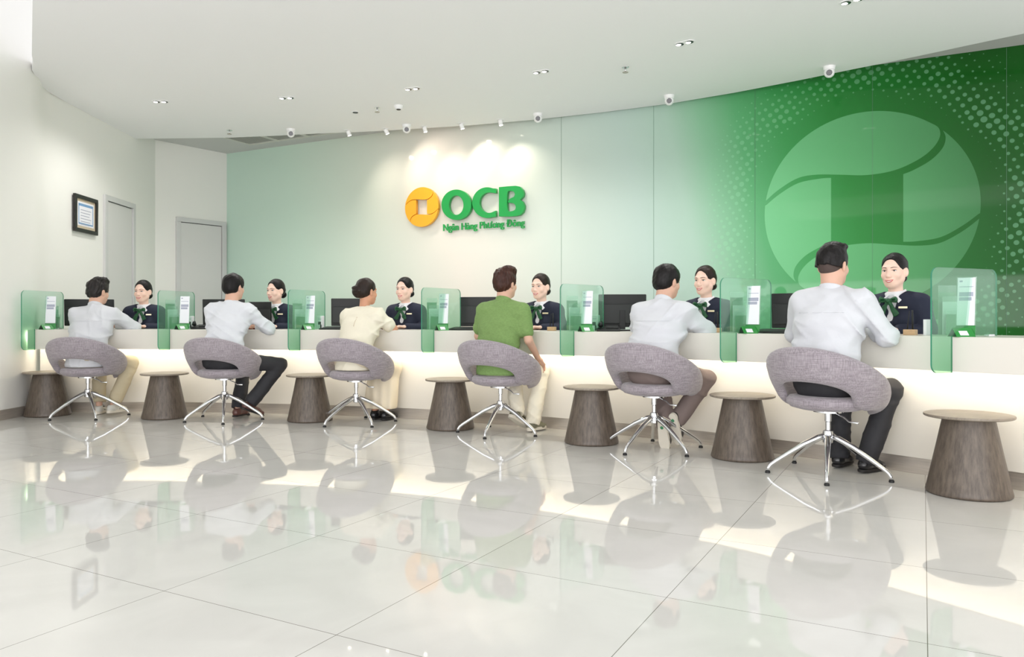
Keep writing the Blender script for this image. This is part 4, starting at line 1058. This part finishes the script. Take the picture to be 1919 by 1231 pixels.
def person(label, loc, rz, hz=1.30, hy=.06, hx=.0, yaw=0, pitch=0, female=False, skinm='skin_m', hair='round', hairm_='hair_blk', smile=True,
           arms=None, knees=None, ankles=None, toes=None, top='shirt', topm='sh_white', bottom='trousers', bottomm='dark', shoem='shoe_blk', solem='sole_dk',
           width=1.0, lean=0.0, shoe='shoe', seatz=.50, seed=1, long_sleeve=True, hand_dir=None, foot_tip=None, hem=.03, cuffr=.99):
    t = thing('person', label, 'person', loc, rz)
    sz = hz - .235; sw = (.185 if not female else .158) * width; g = width * (1.0 if not female else .88)
    hips = V3(0, -.07, seatz + .09); waist = V3(0, -.055 + lean * .25, seatz + .24); chest = V3(hx * .6, -.02 + lean * .65, sz - .14); uch = V3(hx * .8, lean * .95 - .005, sz - .03)
    nbz = V3(hx, lean + .012, hz - .175); hc = Vector((hx, hy + lean, hz))
    sh = {s: V3(s * sw + hx * .8, lean * .95, sz) for s in (-1, 1)}
    T = Matrix.Translation(hc) @ Matrix.Rotation(yaw, 4, 'Z') @ Matrix.Rotation(pitch, 4, 'X') @ Matrix.Scale(1.07, 4)
    nb_l = np.array(T.inverted() @ Vector(nbz))
    hf = head_field(female, nb_l); parts = [xf(hf.mesh(), T)]
    # body under the clothes
    el = {s: V3(*arms[s][0]) for s in (-1, 1)}; wr = {s: V3(*arms[s][1]) for s in (-1, 1)}
    kn = {s: V3(*knees[s]) for s in (-1, 1)}; an = {s: V3(*ankles[s]) for s in (-1, 1)}
    hj = {s: V3(s * .09, -.06, seatz + .075) for s in (-1, 1)}
    allp = np.array([hips, nbz] + list(el.values()) + list(wr.values()) + list(kn.values()) + list(an.values()) + list(sh.values()))
    lo = allp.min(0) - .16; hi = allp.max(0) + .16
    b = Field(lo, hi, .009)
    b.limb(hips, waist, (.14 * g, .10), (.12 * g, .085), k=0).limb(waist, chest, (.12 * g, .085), (.145 * g, .095), k=.04).limb(chest, uch, (.145 * g, .095), (.12 * g, .07), k=.03)
    b.limb(uch, nbz, .06, .052, k=.03)
    for s in (-1, 1):
        b.limb(uch, sh[s], .05, .048, k=.03).limb(sh[s], el[s], .046, .037, k=.02).limb(el[s], wr[s], .036, .025, k=.012)
        b.limb(hj[s], kn[s], .07, .052, k=.03).limb(kn[s], an[s], .048, .030, k=.012)
    parts.append(b.mesh())
    for s in (-1, 1):
        dirv = Vector(wr[s] - el[s]) if not hand_dir or s not in hand_dir else Vector(hand_dir[s])
        parts.append(hand(wr[s], dirv, (0, 0, 1) if abs(dirv.normalized().z) < .8 else (s * 1, 0, 0), -s, arms[s][2] if len(arms[s]) > 2 else .45, .92 if female else 1.0))
    sdf_obj('body', parts, M[skinm], t)
    head_features(t, hf, T, female, smile)
    if hair == 'fade':
        fd = Field((-.1, -.14, -.09), (.1, .05, .09), .004); fd.ell((0, -.020, .035), (.0765, .0945, .082), k=0).ell((0, .012, -.018), (.0655, .0705, .082), k=.03)
        fd.ell((0, -.045, -.015), (.060, .058, .05), k=.02)
        for s in (-1, 1): fd.ell((s * .094, -.002, -.025), (.040, .036, .054), k=.006, mode='s')
        fd.cut((0, .012, 0), (0, 1, 0)).cut((0, -.06, -.055), (0, .3, -1)); sdf_obj('clipped_hair', [xf(fd.mesh(), T)], M['fade'], t)
    sdf_obj('hair', [xf(hair_field(hair, seed).mesh(), T)], M[hairm_], t)
    # top garment
    def torso(f, o, hem):
        f.limb(V3(hips[0], hips[1], hem), waist, (.172 * g + o, .128 + o), (.168 * g + o, .118 + o), k=0)
        f.limb(waist, chest, (.168 * g + o, .118 + o), (.182 * g + o, .116 + o), k=.05)
        f.limb(chest, uch, (.182 * g + o, .116 + o), (.17 * g + o, .090 + o), k=.05)
        for s in (-1, 1):
            f.limb(nbz + V3(s * .02, -.005, -.015), sh[s] + V3(0, -.005, .0), .055 + o, .056 + o, k=.04)
        f.limb(sh[-1] * .9 + sh[1] * .1 + V3(0, -.012, -.02), sh[1] * .9 + sh[-1] * .1 + V3(0, -.012, -.02), .062 + o, .062 + o, k=.06)
        if female:
            for s in (-1, 1): f.ell(chest + V3(s * .062, .080, .02), (.058 + o, .05 + o, .055 + o), k=.04)
        return f
    def sleeves(f, o, full):
        for s in (-1, 1):
            if full:
                f.limb(sh[s], el[s], .060 * (.9 if female else 1) + o, .052 + o, k=.03).limb(el[s], lerp(el[s], wr[s], .93), .052 + o, .036 + o, k=.02)
            else:
                e = lerp(sh[s], el[s], .68); f.limb(sh[s], e, .062 * (.92 if female else 1) + o, .060 + o, k=.03)
        return f
    if top == 'jacket':
        bl = Field(lo, hi, .006); torso(bl, -.004, seatz + .05); bl.ell(V3(nbz[0], nbz[1] + .0, nbz[2] + .01), (.062, .062, .03), k=.02)
        bl.limb(nbz - V3(0, 0, .0), V3(*nb_up(T)), (.045), (.044), k=0, mode='s')
        sdf_obj('blouse', [bl.mesh()], M['blouse'], t)
        j = Field(lo, hi, .007); sleeves(torso(j, .008, seatz - .0), .006, True); j.noise(.0022, 26, seed)
        j.limb(V3(hx, .142 + lean, hz - .47), V3(hx, .128 + lean, hz - .15), .016, .082, k=.003, mode='s')
        j.limb(nbz - V3(0, 0, .02), nbz + V3(0, 0, .08), .068, .085, k=.008, mode='s')
        sdf_obj('jacket', [j.mesh()], M[topm], t)
        # blouse collar flaps
        cz = nbz[2] + .022; cb = MB()
        for s in (-1, 1):
            A = Vector((hx + s * .050, lean - .030, cz + .022)); B = Vector((hx + s * .016, lean + .080, cz - .024)); C = Vector((hx + s * .066, lean + .112, cz - .080)); D = Vector((hx + s * .080, lean + .010, cz - .018))
            N_ = (B - A).cross(D - A).normalized() * .006
            if N_.z < 0: N_ = -N_
            P = [A, B, C, D]; cb.add(P + [p + N_ for p in P], [[0, 1, 2, 3], [7, 6, 5, 4], [0, 4, 5, 1], [1, 5, 6, 2], [2, 6, 7, 3], [3, 7, 4, 0]])
        cb.build('collar', M['blouse'], t, bevel=.002)
        yb = lean + .120; zb = cz - .060
        bw = Field((-.09, -.03, -.12), (.09, .03, .04), .0035)
        for s in (-1, 1):
            bw.limb((s * .008, 0, .002), (s * .045, .004, .006), (.008, .010), (.012, .020), k=.004, u=(0, 1, 0)); bw.ell((s * .034, .008, .004), (.014, .008, .006), k=.004, mode='s')
            bw.limb((s * .006, 0, -.010), (s * .048, .002, -.088), (.006, .010), (.005, .021), k=.004, u=(0, 1, 0))
        bw.ell((0, .005, 0), (.013, .012, .014), k=.003).noise(.0008, 160, seed)
        for s in (-1, 1): bw.cut((s * .05, 0, -.096), (s * .25, 0, -1))
        sdf_obj('bow', [xf(bw.mesh(), Matrix.Translation((hx, yb, zb)) @ Matrix.Scale(1.18, 4))], M['bow'], t)
        MB().box((hx - .098, lean + .112, hz - .262), (.056, .006, .014), M=Matrix.Rotation(-.38, 3, 'Z').inverted()).build('name_badge', M['gold'], t, bevel=.001)
    else:
        o = {'shirt': .010, 'polo': .006, 'blouse': .004, 'jersey': .006}[top]
        f = Field(lo, hi, .008); torso(f, o, seatz + hem); sleeves(f, o * .6, long_sleeve)
        f.noise(.0048 if top != 'polo' else .0028, 26, seed, (1, 1, 1.6)).noise(.0022, 62, seed + 5, (.6, .6, 1.6)).folds(.009 if top != 'polo' else .004, 22, seed)
        f.cut((0, 0, seatz + hem - .025), (0, 0, -1))
        if not long_sleeve:
            for s in (-1, 1):       # clean sleeve hem
                pass
        up_ = np.array(nb_up(T)); f.limb(nbz - (up_ - nbz) * .1, up_, (.058 if female else .060), (.054), k=.004, mode='s')
        sdf_obj('shirt' if top != 'blouse' else 'blouse', [f.mesh()], M[topm], t)
        if top in ('shirt', 'polo', 'jersey'):
            hc_ = .040 if top != 'jersey' else .022
            n0 = nbz - V3(0, 0, .012); n1 = lerp(nbz, up_, {'shirt': .34, 'polo': .34, 'jersey': .12}[top]) ; c = Field(np.minimum(n0, n1) - .11, np.maximum(n0, n1) + .1, .003)
            c.limb(n0, n1, .081, .071, k=0).limb(n0 - (n1 - n0), n1 + (n1 - n0) * 1.5, .0690, .0600, k=0, mode='s')
            dn = (n1 - n0) / np.linalg.norm(n1 - n0); c.cut(n1 + dn * .002, dn + V3(0, .35, 0)); c.cut(n0 - dn * .01, -dn)
            sdf_obj('collar', [c.mesh()], M[topm], t)
        if long_sleeve and top == 'shirt':
            for s in (-1, 1):
                cf = MB().tube([lerp(el[s], wr[s], .84), lerp(el[s], wr[s], .97)], [.0445, .040], 20).build('cuff', M[topm], t, smooth=True, angle=50)
        if top == 'shirt':      # yoke seam across the back
            pts = []
            for x in np.linspace(-.15, .15, 13):
                k = int(round((uch[2] - .035 - f.lo[2]) / f.h)); i = int(round((x + hx * .8 - f.lo[0]) / f.h)); cc = f.a[i, :, k]; idx = np.where(cc < 0)[0]
                if len(idx): pts.append((x + hx * .8, f.ax[1][idx[0]] - .0055, uch[2] - .035))
            if len(pts) > 3: MB().tube(pts, .0022, 6).build('yoke_seam', M[topm], t, smooth=True)
        if top == 'blouse':
            pts = []
            for z in np.linspace(uch[2] + .02, uch[2] - .07, 8):
                k = int(round((z - f.lo[2]) / f.h)); i = int(round((hx - f.lo[0]) / f.h)); cc = f.a[i, :, k]; idx = np.where(cc < 0)[0]
                if len(idx): pts.append((hx, f.ax[1][idx[0]] - .004, z))
            MB().tube(pts, .0035, 6).build('zip', M['mount'], t, smooth=True)
    # bottom garment
    q = Field(lo, hi, .009)
    if bottom == 'trousers':
        q.limb(V3(-.05, -.07, seatz + .075), V3(.05, -.07, seatz + .075), .095, .095, k=0).limb(hips - V3(0, 0, .02), V3(0, waist[1] + .01, seatz + .19), (.155 * g, .115), (.145 * g, .092), k=.03)
        for s in (-1, 1):
            q.limb(hj[s], kn[s], .088, .066, k=.03).limb(kn[s], lerp(kn[s], an[s], cuffr), .066, .066, k=.02)
        q.noise(.0030, 26, seed + 2).folds(.006, 24, seed + 3, zs=1.5)
        for s in (-1, 1):
            e = lerp(kn[s], an[s], cuffr); d = an[s] - kn[s]; sl_c = e + d / np.linalg.norm(d) * .012
            # square off each hem locally
            h_ = Field(lo, hi, .009)
            dn = d / np.linalg.norm(d); q.ell(sl_c + dn * .055, (.075, .075, .055), k=0, mode='s', R=np.array(Vector(dn).to_track_quat('Z', 'Y').to_matrix()))
        q.cut((0, 0, seatz + .012 if False else -1), (0, 0, -1))
    else:
        for s in (-1, 1): q.limb(hj[s], kn[s], .09, .075, k=.06)
        km = (kn[1] + kn[-1]) / 2; am = (an[1] + an[-1]) / 2
        q.limb(hips, km, (.17, .10), (.17, .085), k=.06).limb(km - V3(0, 0, .02), am + V3(0, .0, .05), (.16, .085), (.17, .10), k=.05)
        X, Y, Z = q._grid((slice(None),) * 3)
        q.a = q.a + (np.sin((X * 70 + np.sin(Y * 30) * 1.2)) * .007 * np.clip((.5 - Z) * 3, 0, 1)).astype(np.float32)
        q.cut((0, 0, am[2] + .03), (0, 0, -1))
    sdf_obj(bottom, [q.mesh()], M[bottomm], t)
    # feet
    for s in (-1, 1):
        A = Vector(an[s]); d = Vector(toes[s]); tip = foot_tip and foot_tip.get(s)
        fwd = Vector((d.x, d.y, 0)).normalized()
        if tip: fwd = Vector(tip).normalized()
        rgt = Vector((fwd.y, -fwd.x, 0)).normalized(); up = rgt.cross(fwd)
        if up.z < 0 and not tip: up = -up
        Mx = Matrix((rgt, fwd, up)).transposed().to_4x4()
        base = A - up * .075
        Mx.translation = base
        sf = Field((-.065, -.085, -.005), (.065, .215, .13), .0045)
        sf.limb((0, -.035, .040), (0, .10, .034), (.034, .040), (.043, .032), k=0, u=(1, 0, 0)).limb((0, .10, .030), (0, .155, .026), (.042, .028), (.034, .022), k=.02, u=(1, 0, 0))
        sf.limb((0, -.012, .05), (0, .0, .085), .038, .036, k=.02)
        sf.limb((0, .0, .075), (0, .005, .14), .031, .034, k=.004, mode='s'); sf.cut((0, 0, .014), (0, 0, -1)); sf.cut((0, 0, .088), (0, -.2, 1))
        so = sdf_obj('shoe', [xf(sf.mesh(), Mx)], M[shoem], t)
        pl = [(.033 * math.cos(a) * (1.0 if math.sin(a) < 0 else 1.3), (-.035 + .042 * math.sin(a)) if math.sin(a) < 0 else (.10 + .088 * math.sin(a))) for a in np.linspace(0, 2 * math.pi, 36, endpoint=False)]
        th = .016 if shoe == 'shoe' else .028
        sb = MB().prism(pl, 0, th); sb.v = [tuple(Mx @ Vector(v)) for v in sb.v]; sb.build('sole', M[solem], so, bevel=.003)
        if shoe == 'sneaker_mark':
            mk = MB().lathe([(.013, -.0015), (.013, .002)], 20, (0, -.02, 0)); mk.v = [tuple(Mx @ Vector(v)) for v in mk.v]; mk.build('heel_mark', M['dot_green'], so)
        if shoe == 'striped':
            stp = MB()
            for k in range(3): stp.tube([(-.040, .05 + .022 * k, .03), (-.025, .055 + .022 * k, .062), (0, .06 + .022 * k, .070), (.025, .055 + .022 * k, .062), (.040, .05 + .022 * k, .03)], .0045, 6)
            stp.v = [tuple(Mx @ Vector(v)) for v in stp.v]; stp.build('stripes', M['stripe'], so)
    return t
def nb_up(T): return tuple(T @ Vector((0, -.026, -.06)))

CP = CHAIRS
flat = {-1: (-.05, 1, 0), 1: (.05, 1, 0)}
# 1 far left man
(p, rz) = CP[0]
person('seated man with tousled dark hair, white shirt and beige trousers at the far left', p, rz, hz=1.262, hy=.09, lean=.13, yaw=-.45, pitch=-.12, hair='messy', hairm_='hair_gry', seed=3, topm='sh_white', bottomm='beige',
       arms={-1: ((-.27, .30, .90), (-.05, .42, .91)), 1: ((.33, .30, .89), (.10, .42, .91))},
       knees={-1: (-.02, .28, .54), 1: (.33, .22, .53)}, ankles={-1: (.0, .22, .08), 1: (.18, .14, .10)}, toes={-1: (-.2, 1, 0), 1: (.3, 1, 0)}, shoem='sneak_w', solem='sole_w', shoe='striped', cuffr=.84)
(p, rz) = CP[1]
person('seated man in white jersey and black trousers with crossed legs and brown shoes', p, rz, hz=1.298, hy=.08, lean=.11, hx=.0, yaw=-.30, pitch=-.05, hair='flat', seed=5, top='jersey', topm='sh_white2', bottomm='dark',
       arms={-1: ((-.26, .24, .90), (-.02, .40, .91)), 1: ((.34, .24, .88), (.14, .40, .91))}, hand_dir={1: (-.6, .6, .05)},
       knees={-1: (.02, .36, .52), 1: (.46, .25, .53)}, ankles={-1: (.03, .20, .085), 1: (.20, .12, .15)}, toes={-1: (.05, 1, 0), 1: (.6, 1, -.2)}, foot_tip={1: (.55, .75, -.38)}, shoem='shoe_brn', width=1.04, hem=.14, cuffr=.93)
(p, rz) = CP[2]
person('seated woman with low brown chignon, cream short sleeved blouse and long cream skirt', p, rz, hz=1.245, hy=.07, lean=.10, hx=.02, yaw=-.35, pitch=-.03, female=True, skinm='skin_w', hair='chignon', hairm_='hair_dkb', seed=7, top='blouse', topm='sh_cream',
       bottom='skirt', bottomm='skirt', long_sleeve=False, width=1.06,
       arms={-1: ((-.25, .22, .89), (-.05, .42, .91)), 1: ((.29, .20, .89), (.10, .41, .91))},
       knees={-1: (.03, .33, .52), 1: (.21, .33, .52)}, ankles={-1: (.05, .27, .085), 1: (.17, .27, .085)}, toes=flat, shoem='shoe_blk')
(p, rz) = CP[3]
person('seated man in green polo shirt and cream trousers with arm lowered', p, rz, hz=1.288, hy=.06, lean=.04, yaw=-.22, pitch=-.02, skinm='skin_m', hair='quiff', hairm_='hair_brn', seed=9, top='polo', topm='sh_green', bottomm='cream', long_sleeve=False, width=1.03,
       arms={-1: ((-.25, .04, .83), (-.16, .26, .66)), 1: ((.265, .02, .80), (.26, .20, .64))},
       knees={-1: (-.06, .34, .52), 1: (.22, .34, .53)}, ankles={-1: (.09, .12, .17), 1: (.20, .22, .085)}, toes={-1: (.1, 1, -.5), 1: (.12, 1, 0)}, foot_tip={-1: (.1, .85, -.45)}, shoem='sneak', solem='sole_w', shoe='sneaker')
(p, rz) = CP[4]
person('seated man in white shirt and taupe trousers with pale soled sneakers tucked back', p, rz, hz=1.265, hy=.09, lean=.12, yaw=-.30, pitch=-.12, hair='round', seed=11, topm='sh_white', bottomm='taupe', width=1.02, hem=.14,
       arms={-1: ((-.27, .22, .90), (-.04, .40, .91)), 1: ((.30, .26, .89), (.08, .41, .91))},
       knees={-1: (-.12, .32, .52), 1: (.29, .28, .53)}, ankles={-1: (.04, .10, .17), 1: (.10, .18, .22)}, toes=flat, foot_tip={-1: (-.05, .35, -.94), 1: (.0, .35, -.94)}, shoem='shoe_dk', solem='sole_w', shoe='sneaker_mark')
(p, rz) = CP[5]
person('nearest seated man with black faded hair, white shirt and black trousers and shoes', p, rz, hz=1.318, hy=.04, lean=.03, yaw=-.12, pitch=-.03, skinm='skin_m', hair='fade', seed=13, topm='sh_white', bottomm='dark', width=1.10, hem=.13,
       arms={-1: ((-.30, .12, .88), (-.10, .33, .91)), 1: ((.32, .10, .87), (.10, .33, .91))},
       knees={-1: (-.09, .34, .52), 1: (.24, .33, .53)}, ankles={-1: (-.07, .28, .085), 1: (.13, .24, .085)}, toes={-1: (-.1, 1, 0), 1: (.1, 1, 0)}, shoem='shoe_blk')

# tellers behind the counter
TL = [(272, 1.295, -.10, 'hair_blk', 'farthest clerk in navy jacket and green bow, before the far left doors', .06),
      (521, 1.300, -.25, 'hair_blk', 'clerk in navy jacket and green bow facing the man with crossed legs', -.10),
      (763, 1.300, -.05, 'hair_blk', 'clerk in navy jacket and green bow facing the woman in cream', .10),
      (1018, 1.300, -.02, 'hair_dkb', 'clerk in navy jacket and green bow facing the man in green', .05),
      (1327, 1.310, -.02, 'hair_dkb', 'smiling clerk in navy jacket and green bow facing the man in pale sneakers', .08),
      (1683, 1.322, .10, 'hair_blk', 'nearest smiling clerk in navy jacket and green bow before the dark green wall', .0)]
for i, (px, hz, hyaw, hm, lab, lx) in enumerate(TL):
    rho = CR + 0.60; a = arc_at(px, rho); p = arc(a, rho)
    # faces the hall, turned a little towards the lens side of the customer
    rz = -a + math.pi - (.05 if i else 0)
    person(lab, p, rz, hz=hz, hy=.045, lean=.02, yaw=hyaw, pitch=-.04, female=True, skinm='skin_f', hair='bun', hairm_=hm, seed=20 + i, top='jacket', topm='navy', bottomm='navy',
           arms={-1: ((-.24, .05, .88), (-.10, .20, .90), .5), 1: ((.24, .05, .88), (.10, .20, .90), .5)},
           knees={-1: (-.09, .12, .52), 1: (.09, .12, .52)}, ankles={-1: (-.09, .08, .085), 1: (.09, .08, .085)}, toes=flat, width=1.06)
